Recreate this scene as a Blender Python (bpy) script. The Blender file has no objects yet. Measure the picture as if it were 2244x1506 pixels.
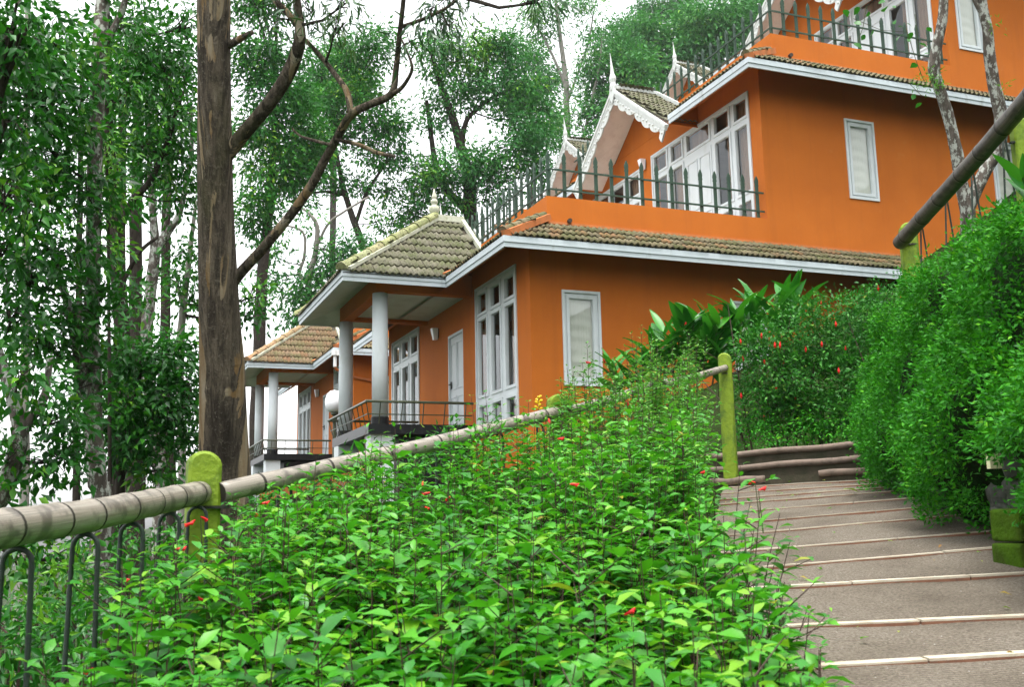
import bpy, math, random
import numpy as np
from mathutils import Vector, Matrix

random.seed(7)
RNG = np.random.default_rng(11)
SC = bpy.context.scene
COL = SC.collection
R = math.radians

# ---------------------------------------------------------------- camera
# world axes follow the houses: +Y runs along their veranda fronts, +X up the hill, the lens is at the origin
F_PX, W_PX, H_PX = 2266.43, 2244.0, 1506.0
YAW, PITCH, ROLL = 0.376740153, 0.171303514, -0.0202205614
_fw = Vector((math.sin(YAW) * math.cos(PITCH), math.cos(YAW) * math.cos(PITCH), math.sin(PITCH)))
_rt = Vector((math.cos(YAW), -math.sin(YAW), 0))
_up = _rt.cross(_fw)
RT = _rt * math.cos(ROLL) + _up * math.sin(ROLL)
UP = -_rt * math.sin(ROLL) + _up * math.cos(ROLL)
FW = _fw
cam_data = bpy.data.cameras.new('camera')
cam = bpy.data.objects.new('camera', cam_data)
COL.objects.link(cam)
cam_data.sensor_width = 36.0
cam_data.lens = 36.0 * F_PX / W_PX
cam_data.clip_start = 0.05
cam_data.clip_end = 3000
cam.matrix_world = Matrix(((RT.x, UP.x, -FW.x, 0), (RT.y, UP.y, -FW.y, 0), (RT.z, UP.z, -FW.z, 0), (0, 0, 0, 1)))
cam_data.dof.use_dof = True
cam_data.dof.focus_distance = 17.0
cam_data.dof.aperture_fstop = 9.0
SC.camera = cam

# ---------------------------------------------------------------- sky, sun, exposure
world = bpy.data.worlds.new('World')
SC.world = world
world.use_nodes = True
wn = world.node_tree.nodes
wl = world.node_tree.links
wn.clear()
w_out = wn.new('ShaderNodeOutputWorld')
w_bg = wn.new('ShaderNodeBackground')
w_sky = wn.new('ShaderNodeTexSky')
w_hsv = wn.new('ShaderNodeHueSaturation')
w_sky.sky_type = 'NISHITA'
w_sky.sun_disc = False
SUN_EL, SUN_AZ = R(76), R(205)          # azimuth clockwise from +Y
w_sky.sun_elevation = SUN_EL
w_sky.sun_rotation = SUN_AZ
w_sky.air_density = 1.0
w_sky.dust_density = 3.0
w_sky.ozone_density = 1.0
w_hsv.inputs['Saturation'].default_value = 0.10   # overcast: the cloud deck takes the blue out
wl.new(w_sky.outputs[0], w_hsv.inputs['Color'])
wl.new(w_hsv.outputs[0], w_bg.inputs['Color'])
w_bg.inputs['Strength'].default_value = 0.15
wl.new(w_bg.outputs[0], w_out.inputs[0])

sun_d = bpy.data.lights.new('sun', 'SUN')
sun_d.energy = 0.8
sun_d.angle = R(24)
sun_d.color = (1.0, 0.965, 0.91)
sun = bpy.data.objects.new('sun', sun_d)
COL.objects.link(sun)
_sd = Vector((math.sin(SUN_AZ) * math.cos(SUN_EL), math.cos(SUN_AZ) * math.cos(SUN_EL), math.sin(SUN_EL)))
sun.rotation_euler = _sd.to_track_quat('Z', 'Y').to_euler()

SC.view_settings.view_transform = 'Standard'
SC.view_settings.look = 'None'
SC.view_settings.gamma = 1.0
SC.view_settings.exposure = 2.0
SC.view_settings.use_curve_mapping = False
SC.render.engine = 'CYCLES'
SC.cycles.max_bounces = 5
SC.cycles.diffuse_bounces = 2
SC.cycles.glossy_bounces = 3
SC.cycles.transmission_bounces = 4
SC.cycles.transparent_max_bounces = 12
SC.cycles.volume_bounces = 0
SC.cycles.use_denoising = True
SC.cycles.sample_clamp_indirect = 6.0


def at(x, y, d):
    """the point of the place seen at photograph pixel (x, y), d metres in front of the lens"""
    return FW * d + RT * ((x - W_PX / 2) * d / F_PX) - UP * ((y - H_PX / 2) * d / F_PX)


FH = Vector((math.sin(YAW), math.cos(YAW), 0))
RH = Vector((math.cos(YAW), -math.sin(YAW), 0))


def ld(lat, dep, z=0.0):
    """right-of-view / ahead-of-view metres to world"""
    v = RH * lat + FH * dep
    return Vector((v.x, v.y, z))


def to_ld(p):
    return p[0] * RH.x + p[1] * RH.y, p[0] * FH.x + p[1] * FH.y


# ---------------------------------------------------------------- materials
MAT = {}


def nt_new(name):
    m = bpy.data.materials.new(name)
    m.use_nodes = True
    nt = m.node_tree
    b = nt.nodes['Principled BSDF']
    MAT[name] = m
    return m, nt, b


def ramp(nt, stops, fac):
    r = nt.nodes.new('ShaderNodeValToRGB')
    e = r.color_ramp.elements
    while len(e) < len(stops):
        e.new(0.5)
    for k, (p, c) in enumerate(stops):
        e[k].position = p
        e[k].color = (*c, 1)
    nt.links.new(fac, r.inputs[0])
    return r.outputs[0]


def coords(nt, scale=(1, 1, 1), kind='Object'):
    t = nt.nodes.new('ShaderNodeTexCoord')
    m = nt.nodes.new('ShaderNodeMapping')
    m.inputs['Scale'].default_value = scale
    nt.links.new(t.outputs[kind], m.inputs[0])
    return m.outputs[0]


def noise(nt, vec, scale, detail=4, rough=0.55, dist=0.0):
    n = nt.nodes.new('ShaderNodeTexNoise')
    n.inputs['Scale'].default_value = scale
    n.inputs['Detail'].default_value = detail
    n.inputs['Roughness'].default_value = rough
    n.inputs['Distortion'].default_value = dist
    nt.links.new(vec, n.inputs['Vector'])
    return n.outputs[0]


def mixc(nt, fac, a, b, mode='MIX'):
    m = nt.nodes.new('ShaderNodeMix')
    m.data_type = 'RGBA'
    m.blend_type = mode
    for s, v in ((m.inputs[0], fac), (m.inputs[6], a), (m.inputs[7], b)):
        if isinstance(v, (int, float)):
            s.default_value = v
        elif isinstance(v, tuple):
            s.default_value = (*v, 1)
        else:
            nt.links.new(v, s)
    return m.outputs[2]


def bump(nt, b, h, strength=0.3, dist=0.02):
    n = nt.nodes.new('ShaderNodeBump')
    n.inputs['Strength'].default_value = strength
    n.inputs['Distance'].default_value = dist
    nt.links.new(h, n.inputs['Height'])
    nt.links.new(n.outputs[0], b.inputs['Normal'])
    return n


def paint(name, base, dirt=None, rough=0.7, dscale=1.2, dlo=0.45, dhi=0.8, vstretch=0.25, grain=40, bstr=0.15, var=0.12, spec=0.3):
    """a painted or plastered surface: slow mottling, run-down stains, fine grain"""
    m, nt, b = nt_new(name)
    v = coords(nt)
    lo = tuple(c * (1 - var) for c in base)
    hi = tuple(min(1, c * (1 + var)) for c in base)
    c = ramp(nt, [(0.3, lo), (0.7, hi)], noise(nt, v, dscale * 1.7, 5))
    if dirt:
        vs = coords(nt, (1, 1, vstretch))
        f = ramp(nt, [(dlo, (0, 0, 0)), (dhi, (1, 1, 1))], noise(nt, vs, dscale * 3, 6, 0.65, 0.3))
        c = mixc(nt, f, c, dirt)
    nt.links.new(c, b.inputs['Base Color'])
    b.inputs['Roughness'].default_value = rough
    b.inputs['Specular IOR Level'].default_value = spec
    bump(nt, b, noise(nt, v, grain, 3), bstr, 0.01)
    return m


paint('orange_trim', (0.50, 0.16, 0.05), (0.24, 0.13, 0.05), 0.75, 2.0, 0.5, 0.8, 0.5, 40, 0.2, 0.12)
paint('white_paint', (0.58, 0.625, 0.635), (0.42, 0.46, 0.42), 0.5, 1.0, 0.55, 0.9, 0.3, 30, 0.06, 0.05, 0.4)
paint('fascia_paint', (0.50, 0.56, 0.585), (0.16, 0.17, 0.12), 0.55, 1.0, 0.6, 0.85, 0.15, 30, 0.08, 0.06, 0.4)
paint('soffit_white', (0.55, 0.62, 0.58), (0.38, 0.42, 0.38), 0.7, 0.8, 0.5, 0.95, 1, 30, 0.06, 0.06)
paint('gable_soffit', (0.80, 0.70, 0.64), (0.5, 0.38, 0.32), 0.8, 0.8, 0.5, 0.95, 1, 30, 0.06, 0.06)
paint('ornament_white', (0.56, 0.585, 0.56), (0.18, 0.20, 0.15), 0.6, 3.0, 0.58, 0.8, 0.4, 40, 0.15, 0.06)
paint('picket_green', (0.034, 0.064, 0.043), (0.02, 0.035, 0.025), 0.6, 2.0, 0.5, 0.8, 0.4, 40, 0.08, 0.12, 0.2)
paint('rail_olive', (0.045, 0.055, 0.025), (0.02, 0.025, 0.015), 0.35, 2.0, 0.5, 0.8, 1, 40, 0.05, 0.12, 0.5)
paint('lime_paint', (0.165, 0.25, 0.010), (0.055, 0.11, 0.012), 0.7, 3.5, 0.46, 0.72, 0.6, 35, 0.6, 0.12, 0.35)
paint('cream_plaster', (0.46, 0.47, 0.37), (0.20, 0.23, 0.09), 0.8, 3.0, 0.5, 0.8, 0.6, 40, 0.3, 0.1)
paint('black_tile', (0.008, 0.009, 0.010), (0.02, 0.02, 0.02), 0.38, 2.0, 0.6, 0.9, 1, 20, 0.02, 0.2, 0.25)
paint('black_paint', (0.012, 0.012, 0.012), None, 0.5)
paint('terrace_concrete', (0.36, 0.33, 0.29), (0.2, 0.18, 0.15), 0.85, 1.0)
paint('interior', (0.22, 0.19, 0.16), None, 0.9)
paint('yellow_plastic', (0.75, 0.58, 0.04), None, 0.45)
paint('pipe_white', (0.7, 0.7, 0.68), (0.3, 0.3, 0.28), 0.5, 3)
paint('pipe_dark', (0.06, 0.045, 0.035), None, 0.7)
paint('iron_dark', (0.018, 0.022, 0.016), (0.06, 0.035, 0.02), 0.55, 6, 0.5, 0.8, 1, 40, 0.2)
paint('rebar_green', (0.026, 0.040, 0.030), (0.02, 0.022, 0.02), 0.5, 8, 0.5, 0.8, 1, 60, 0.2)
paint('switch_plate', (0.62, 0.60, 0.38), (0.35, 0.36, 0.2), 0.6, 3)
paint('flower_red', (0.62, 0.012, 0.012), None, 0.5, 8)
paint('flower_yellow', (0.75, 0.5, 0.01), None, 0.5, 8)
paint('stem_green', (0.05, 0.075, 0.02), (0.06, 0.035, 0.02), 0.6, 12)
paint('stem_brown', (0.055, 0.032, 0.022), (0.025, 0.015, 0.012), 0.7, 12)
paint('hedge_gap_shade', (0.008, 0.030, 0.006), (0.012, 0.010, 0.006), 0.95, 6, 0.4, 0.7, 1, 40, 1.0, 0.4, 0.05)  # near-black green that paints shade between the hedge leaves
paint('soil', (0.050, 0.034, 0.022), (0.02, 0.03, 0.012), 0.95, 2.0, 0.4, 0.7, 1, 30, 0.8, 0.3, 0.1)


m, nt, b = nt_new('orange_plaster')
v = coords(nt)
c = ramp(nt, [(0.3, (0.43, 0.112, 0.0115)), (0.7, (0.50, 0.136, 0.015))], noise(nt, v, 0.9, 6, 0.6))
st = noise(nt, coords(nt, (1, 1, 0.06)), 3.4, 6, 0.7, 0.2)
c = mixc(nt, ramp(nt, [(0.52, (0, 0, 0)), (0.78, (0.38, 0.38, 0.38))], st), c, (0.30, 0.084, 0.014))
c = mixc(nt, ramp(nt, [(0.60, (0, 0, 0)), (0.72, (0.35, 0.35, 0.35))], noise(nt, v, 2.7, 7, 0.7)), c, (0.50, 0.19, 0.05))
c = mixc(nt, ramp(nt, [(0.64, (0, 0, 0)), (0.68, (0.5, 0.5, 0.5))], noise(nt, v, 17, 4, 0.8)), c, (0.30, 0.085, 0.015))
nt.links.new(c, b.inputs['Base Color'])
b.inputs['Roughness'].default_value = 0.82
b.inputs['Specular IOR Level'].default_value = 0.2
bump(nt, b, noise(nt, coords(nt, (1, 1, 2.5)), 38, 5, 0.7), 0.25, 0.01)


def simple_tile(name, stops, moss):
    """fired clay roof tile: every tile its own tone, moss and lichen on top"""
    m, nt, b = nt_new(name)
    oi = nt.nodes.new('ShaderNodeObjectInfo')
    at_ = nt.nodes.new('ShaderNodeAttribute')
    at_.attribute_name = 'rnd'
    add = nt.nodes.new('ShaderNodeMath')
    add.operation = 'ADD'
    nt.links.new(oi.outputs['Random'], add.inputs[0])
    nt.links.new(at_.outputs['Fac'], add.inputs[1])
    fr = nt.nodes.new('ShaderNodeMath')
    fr.operation = 'FRACT'
    nt.links.new(add.outputs[0], fr.inputs[0])
    geo = nt.nodes.new('ShaderNodeNewGeometry')
    c = ramp(nt, stops, fr.outputs[0])
    n1 = noise(nt, geo.outputs['Position'], 3.0, 5, 0.7)
    n2 = noise(nt, geo.outputs['Position'], 22.0, 4, 0.7)
    c = mixc(nt, ramp(nt, [(0.42, (0, 0, 0)), (0.62, (0.9, 0.9, 0.9))], n1), c, moss)
    c = mixc(nt, ramp(nt, [(0.52, (0, 0, 0)), (0.66, (1, 1, 1))], n2), c, (0.035, 0.03, 0.022))
    nt.links.new(c, b.inputs['Base Color'])
    b.inputs['Roughness'].default_value = 0.85
    b.inputs['Specular IOR Level'].default_value = 0.2
    bump(nt, b, n2, 0.5, 0.01)


simple_tile('tile_mossy', [(0.0, (0.135, 0.108, 0.062)), (0.35, (0.18, 0.15, 0.09)), (0.7, (0.115, 0.098, 0.058)), (1.0, (0.23, 0.125, 0.06))], (0.085, 0.092, 0.034))
simple_tile('tile_grey', [(0.0, (0.115, 0.105, 0.075)), (0.5, (0.175, 0.165, 0.12)), (1.0, (0.12, 0.112, 0.07))], (0.085, 0.098, 0.038))
simple_tile('tile_clay', [(0.0, (0.19, 0.105, 0.055)), (0.5, (0.165, 0.115, 0.07)), (1.0, (0.22, 0.145, 0.088))], (0.125, 0.115, 0.05))
simple_tile('ridge_lime', [(0.0, (0.30, 0.31, 0.14)), (0.5, (0.27, 0.28, 0.16)), (1.0, (0.33, 0.29, 0.16))], (0.17, 0.19, 0.07))
simple_tile('ridge_clay', [(0.0, (0.36, 0.19, 0.10)), (0.5, (0.32, 0.20, 0.11)), (1.0, (0.36, 0.25, 0.15))], (0.25, 0.2, 0.1))


def glass_mat():
    m, nt, b = nt_new('window_glass')
    nt.nodes.remove(b)
    out = nt.nodes['Material Output']
    g = nt.nodes.new('ShaderNodeBsdfGlossy')
    g.inputs['Roughness'].default_value = 0.015
    g.inputs['Color'].default_value = (0.92, 0.95, 0.96, 1)
    t = nt.nodes.new('ShaderNodeBsdfTransparent')
    t.inputs['Color'].default_value = (0.92, 0.94, 0.93, 1)
    lw = nt.nodes.new('ShaderNodeLayerWeight')
    lw.inputs['Blend'].default_value = 0.5
    po = nt.nodes.new('ShaderNodeMath')
    po.operation = 'POWER'
    po.inputs[1].default_value = 5.0
    nt.links.new(lw.outputs['Facing'], po.inputs[0])
    fr = nt.nodes.new('ShaderNodeMath')
    fr.operation = 'MULTIPLY_ADD'
    fr.inputs[1].default_value = 0.92
    fr.inputs[2].default_value = 0.06
    nt.links.new(po.outputs[0], fr.inputs[0])
    mx = nt.nodes.new('ShaderNodeMixShader')
    v = coords(nt)
    bp = nt.nodes.new('ShaderNodeBump')
    bp.inputs['Strength'].default_value = 0.03
    bp.inputs['Distance'].default_value = 0.02
    nt.links.new(noise(nt, v, 2.5, 2), bp.inputs['Height'])
    nt.links.new(bp.outputs[0], g.inputs['Normal'])
    nt.links.new(fr.outputs[0], mx.inputs[0])
    nt.links.new(t.outputs[0], mx.inputs[1])
    nt.links.new(g.outputs[0], mx.inputs[2])
    nt.links.new(mx.outputs[0], out.inputs[0])


glass_mat()


def curtain_mat(name, base):
    m, nt, b = nt_new(name)
    b.inputs['Base Color'].default_value = (*base, 1)
    b.inputs['Roughness'].default_value = 0.9
    v = coords(nt, (1, 1, 0.05))
    bump(nt, b, noise(nt, v, 30, 2), 0.4, 0.02)


curtain_mat('curtain_cream', (0.60, 0.60, 0.54))
curtain_mat('curtain_brown', (0.20, 0.12, 0.075))

m, nt, b = nt_new('lamp_glass')
b.inputs['Base Color'].default_value = (0.82, 0.82, 0.85, 1)
b.inputs['Roughness'].default_value = 0.25

# ridged concrete of the ramp
m, nt, b = nt_new('ramp_concrete')
v = coords(nt)
n1 = noise(nt, v, 1.3, 6, 0.6)
c = ramp(nt, [(0.3, (0.135, 0.113, 0.084)), (0.5, (0.225, 0.193, 0.150)), (0.72, (0.295, 0.26, 0.21))], n1)
nf = noise(nt, v, 90, 3, 0.7)
c = mixc(nt, ramp(nt, [(0.40, (0.6, 0.6, 0.6)), (0.6, (0, 0, 0))], nf), c, (0.055, 0.04, 0.03))
sp = nt.nodes.new('ShaderNodeTexVoronoi')
sp.inputs['Scale'].default_value = 16
nt.links.new(v, sp.inputs['Vector'])
c = mixc(nt, ramp(nt, [(0.03, (1, 1, 1)), (0.055, (0, 0, 0))], sp.outputs['Distance']), c, (0.62, 0.60, 0.56))
nt.links.new(c, b.inputs['Base Color'])
b.inputs['Roughness'].default_value = 0.9
b.inputs['Specular IOR Level'].default_value = 0.2
at_ = nt.nodes.new('ShaderNodeAttribute')
at_.attribute_name = 'run'
si = nt.nodes.new('ShaderNodeMath')
si.operation = 'SINE'
mu = nt.nodes.new('ShaderNodeMath')
mu.operation = 'MULTIPLY_ADD'
mu.inputs[1].default_value = 260.0
nt.links.new(at_.outputs['Fac'], mu.inputs[0])
nt.links.new(noise(nt, v, 5, 3), mu.inputs[2])
nt.links.new(mu.outputs[0], si.inputs[0])
ad = nt.nodes.new('ShaderNodeMath')
ad.operation = 'MULTIPLY_ADD'
ad.inputs[1].default_value = 2.2
nt.links.new(nf, ad.inputs[0])
nt.links.new(si.outputs[0], ad.inputs[2])
bump(nt, b, ad.outputs[0], 0.9, 0.008)

paint('strip_top', (0.50, 0.445, 0.35), (0.28, 0.21, 0.14), 0.7, 2.2, 0.45, 0.8, 1, 60, 0.3, 0.15)
paint('strip_brick', (0.20, 0.092, 0.055), (0.10, 0.06, 0.045), 0.8, 4)
paint('step_dark', (0.062, 0.052, 0.036), (0.03, 0.034, 0.018), 0.9, 2, 0.4, 0.7, 0.5, 40, 0.5, 0.25, 0.2)
paint('nosing_pipe', (0.165, 0.122, 0.095), (0.08, 0.065, 0.05), 0.8, 4, 0.45, 0.75, 1, 60, 0.4)
paint('stone', (0.095, 0.095, 0.088), (0.035, 0.05, 0.025), 0.9, 5, 0.4, 0.7, 1, 20, 0.9, 0.3, 0.2)
paint('moss_block', (0.055, 0.115, 0.007), (0.035, 0.03, 0.012), 0.95, 3, 0.45, 0.75, 0.4, 45, 1.0, 0.35, 0.1)


def bark(name, stops, scale=4.0, stretch=0.12, patches=None, lichen=None, bstr=0.6):
    m, nt, b = nt_new(name)
    vs = coords(nt, (1, 1, stretch))
    v = coords(nt)
    n1 = noise(nt, vs, scale * 2.5, 7, 0.7, 0.4)
    c = ramp(nt, stops, n1)
    if patches:
        vp = coords(nt, (1, 1, 0.16))
        n2 = noise(nt, vp, scale * 1.15, 4, 0.6, 0.2)
        c = mixc(nt, ramp(nt, [(0.60, (0, 0, 0)), (0.62, (1, 1, 1))], n2), c, patches)
    if lichen:
        vl = coords(nt, (1, 1, 0.5))
        n3 = noise(nt, vl, scale * 3.2, 5, 0.7)
        c = mixc(nt, ramp(nt, [(0.50, (0, 0, 0)), (0.56, (1, 1, 1))], n3), c, lichen)
    nt.links.new(c, b.inputs['Base Color'])
    b.inputs['Roughness'].default_value = 0.9
    b.inputs['Specular IOR Level'].default_value = 0.15
    bump(nt, b, n1, bstr, 0.03)


bark('bark_lichen', [(0.3, (0.04, 0.034, 0.028)), (0.6, (0.12, 0.10, 0.085)), (0.8, (0.2, 0.18, 0.15))], 5.0, 0.5, None, (0.36, 0.37, 0.33))
bark('bark_dark', [(0.3, (0.018, 0.014, 0.011)), (0.6, (0.055, 0.044, 0.036)), (0.8, (0.10, 0.085, 0.07))], 6.0, 0.3)
bark('bark_pale', [(0.3, (0.15, 0.14, 0.12)), (0.6, (0.30, 0.28, 0.25)), (0.8, (0.42, 0.40, 0.37))], 4.0, 0.15)

# eucalyptus: dark flaking outer bark, tan and grey where it has peeled
m, nt, b = nt_new('bark_eucalyptus')
v1 = coords(nt, (1, 1, 0.10))
v2 = coords(nt, (1, 1, 0.30))
v3 = coords(nt)
fine = noise(nt, v1, 16, 8, 0.75, 0.6)
c = ramp(nt, [(0.30, (0.016, 0.013, 0.010)), (0.45, (0.062, 0.050, 0.037)), (0.58, (0.145, 0.118, 0.086)), (0.75, (0.25, 0.21, 0.155))], fine)
blotch = noise(nt, v2, 2.6, 6, 0.68, 0.4)
c = mixc(nt, ramp(nt, [(0.50, (0, 0, 0)), (0.66, (0.85, 0.85, 0.85))], blotch), c, (0.022, 0.018, 0.014))
speck = noise(nt, v3, 26, 5, 0.75)
c = mixc(nt, ramp(nt, [(0.56, (0, 0, 0)), (0.66, (0.7, 0.7, 0.7))], speck), c, (0.19, 0.165, 0.13))
peel = noise(nt, v1, 4.2, 5, 0.62, 0.9)
pf = ramp(nt, [(0.565, (0, 0, 0)), (0.58, (1, 1, 1))], peel)
pc = ramp(nt, [(0.35, (0.20, 0.125, 0.055)), (0.55, (0.30, 0.235, 0.15)), (0.7, (0.38, 0.34, 0.27))], noise(nt, v1, 9, 4))
c = mixc(nt, pf, c, pc)
moss = noise(nt, v2, 1.3, 4, 0.6)
c = mixc(nt, ramp(nt, [(0.56, (0, 0, 0)), (0.70, (0.45, 0.45, 0.45))], moss), c, (0.085, 0.085, 0.03))
nt.links.new(c, b.inputs['Base Color'])
b.inputs['Roughness'].default_value = 0.92
b.inputs['Specular IOR Level'].default_value = 0.12
ad = nt.nodes.new('ShaderNodeMath')
ad.operation = 'MULTIPLY_ADD'
ad.inputs[1].default_value = 0.6
nt.links.new(speck, ad.inputs[0])
nt.links.new(fine, ad.inputs[2])
bump(nt, b, ad.outputs[0], 1.0, 0.05)

# weathered bamboo, nodes are modelled
for bname, st in (('bamboo', [(0.28, (0.08, 0.067, 0.05)), (0.5, (0.24, 0.21, 0.17)), (0.72, (0.42, 0.385, 0.33))]), ('bamboo_dark', [(0.28, (0.018, 0.014, 0.010)), (0.5, (0.060, 0.046, 0.034)), (0.72, (0.17, 0.145, 0.115))])):
    m, nt, b = nt_new(bname)
    vs = coords(nt)
    at_ = nt.nodes.new('ShaderNodeAttribute')
    at_.attribute_name = 'uvw'
    mp = nt.nodes.new('ShaderNodeMapping')
    mp.inputs['Scale'].default_value = (1.2, 16, 16)
    nt.links.new(at_.outputs['Vector'], mp.inputs[0])
    n1 = noise(nt, mp.outputs[0], 2.0, 6, 0.65)
    c = ramp(nt, st, n1)
    c = mixc(nt, ramp(nt, [(0.5, (0, 0, 0)), (0.62, (1, 1, 1))], noise(nt, vs, 14, 4)), c, tuple(k_ * 0.45 for k_ in st[1][1]))
    nt.links.new(c, b.inputs['Base Color'])
    b.inputs['Roughness'].default_value = 0.42
    b.inputs['Specular IOR Level'].default_value = 0.5
    bump(nt, b, n1, 0.15, 0.005)
paint('bamboo_node', (0.03, 0.025, 0.02), None, 0.7)


def leaf(name, stops, gloss=0.42, transl=0.22, tcol=None, spec=0.5):
    m, nt, b = nt_new(name)
    out = nt.nodes['Material Output']
    a = nt.nodes.new('ShaderNodeAttribute')
    a.attribute_name = 'rnd'
    c = ramp(nt, stops, a.outputs['Fac'])
    nt.links.new(c, b.inputs['Base Color'])
    b.inputs['Roughness'].default_value = gloss
    b.inputs['Specular IOR Level'].default_value = spec
    t = nt.nodes.new('ShaderNodeBsdfTranslucent')
    nt.links.new(mixc(nt, 0.5, c, tcol or stops[-1][1]), t.inputs['Color'])
    mx = nt.nodes.new('ShaderNodeMixShader')
    mx.inputs[0].default_value = transl
    nt.links.new(b.outputs[0], mx.inputs[1])
    nt.links.new(t.outputs[0], mx.inputs[2])
    nt.links.new(mx.outputs[0], out.inputs[0])


leaf('leaf_shrub', [(0.0, (0.010, 0.100, 0.008)), (0.4, (0.026, 0.21, 0.010)), (0.8, (0.080, 0.33, 0.010)), (0.94, (0.17, 0.38, 0.012)), (0.985, (0.34, 0.28, 0.02)), (1.0, (0.30, 0.13, 0.03))], 0.42, 0.30, (0.08, 0.36, 0.010), 0.42)
leaf('leaf_shrub_pale', [(0.0, (0.022, 0.135, 0.014)), (0.5, (0.055, 0.25, 0.02)), (0.9, (0.12, 0.34, 0.03)), (1.0, (0.30, 0.22, 0.05))], 0.45, 0.28, (0.12, 0.36, 0.03), 0.4)
leaf('leaf_hedge', [(0.0, (0.007, 0.085, 0.005)), (0.5, (0.026, 0.20, 0.008)), (0.9, (0.065, 0.33, 0.010)), (1.0, (0.13, 0.40, 0.010))], 0.55, 0.24, (0.07, 0.34, 0.008), 0.18)
leaf('leaf_fuchsia', [(0.0, (0.010, 0.080, 0.010)), (0.5, (0.028, 0.17, 0.014)), (0.9, (0.07, 0.26, 0.018)), (1.0, (0.17, 0.27, 0.03))], 0.5, 0.22, (0.05, 0.24, 0.02), 0.25)
leaf('leaf_ginger', [(0.0, (0.010, 0.095, 0.010)), (0.6, (0.022, 0.19, 0.012)), (1.0, (0.08, 0.30, 0.012))], 0.35, 0.22, (0.06, 0.3, 0.01), 0.35)
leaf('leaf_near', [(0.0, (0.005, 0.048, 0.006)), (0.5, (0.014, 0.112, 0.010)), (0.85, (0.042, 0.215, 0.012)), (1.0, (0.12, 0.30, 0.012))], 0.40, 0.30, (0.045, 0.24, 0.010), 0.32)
leaf('leaf_bright', [(0.0, (0.03, 0.15, 0.012)), (0.5, (0.07, 0.26, 0.012)), (1.0, (0.16, 0.34, 0.015))], 0.4, 0.35)
leaf('leaf_mid', [(0.0, (0.010, 0.080, 0.012)), (0.5, (0.024, 0.165, 0.018)), (0.9, (0.065, 0.26, 0.018)), (1.0, (0.16, 0.33, 0.012))], 0.5, 0.28, (0.06, 0.28, 0.015), 0.22)
leaf('leaf_far', [(0.0, (0.018, 0.100, 0.026)), (0.5, (0.036, 0.18, 0.034)), (0.9, (0.075, 0.26, 0.032)), (1.0, (0.15, 0.33, 0.024))], 0.55, 0.28, (0.07, 0.28, 0.03), 0.2)  # paler and bluer than nearer leaves, so some haze sits in the colour
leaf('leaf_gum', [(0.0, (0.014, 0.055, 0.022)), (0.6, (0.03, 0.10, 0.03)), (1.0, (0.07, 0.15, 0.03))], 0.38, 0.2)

# ---------------------------------------------------------------- mesh and object helpers


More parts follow.
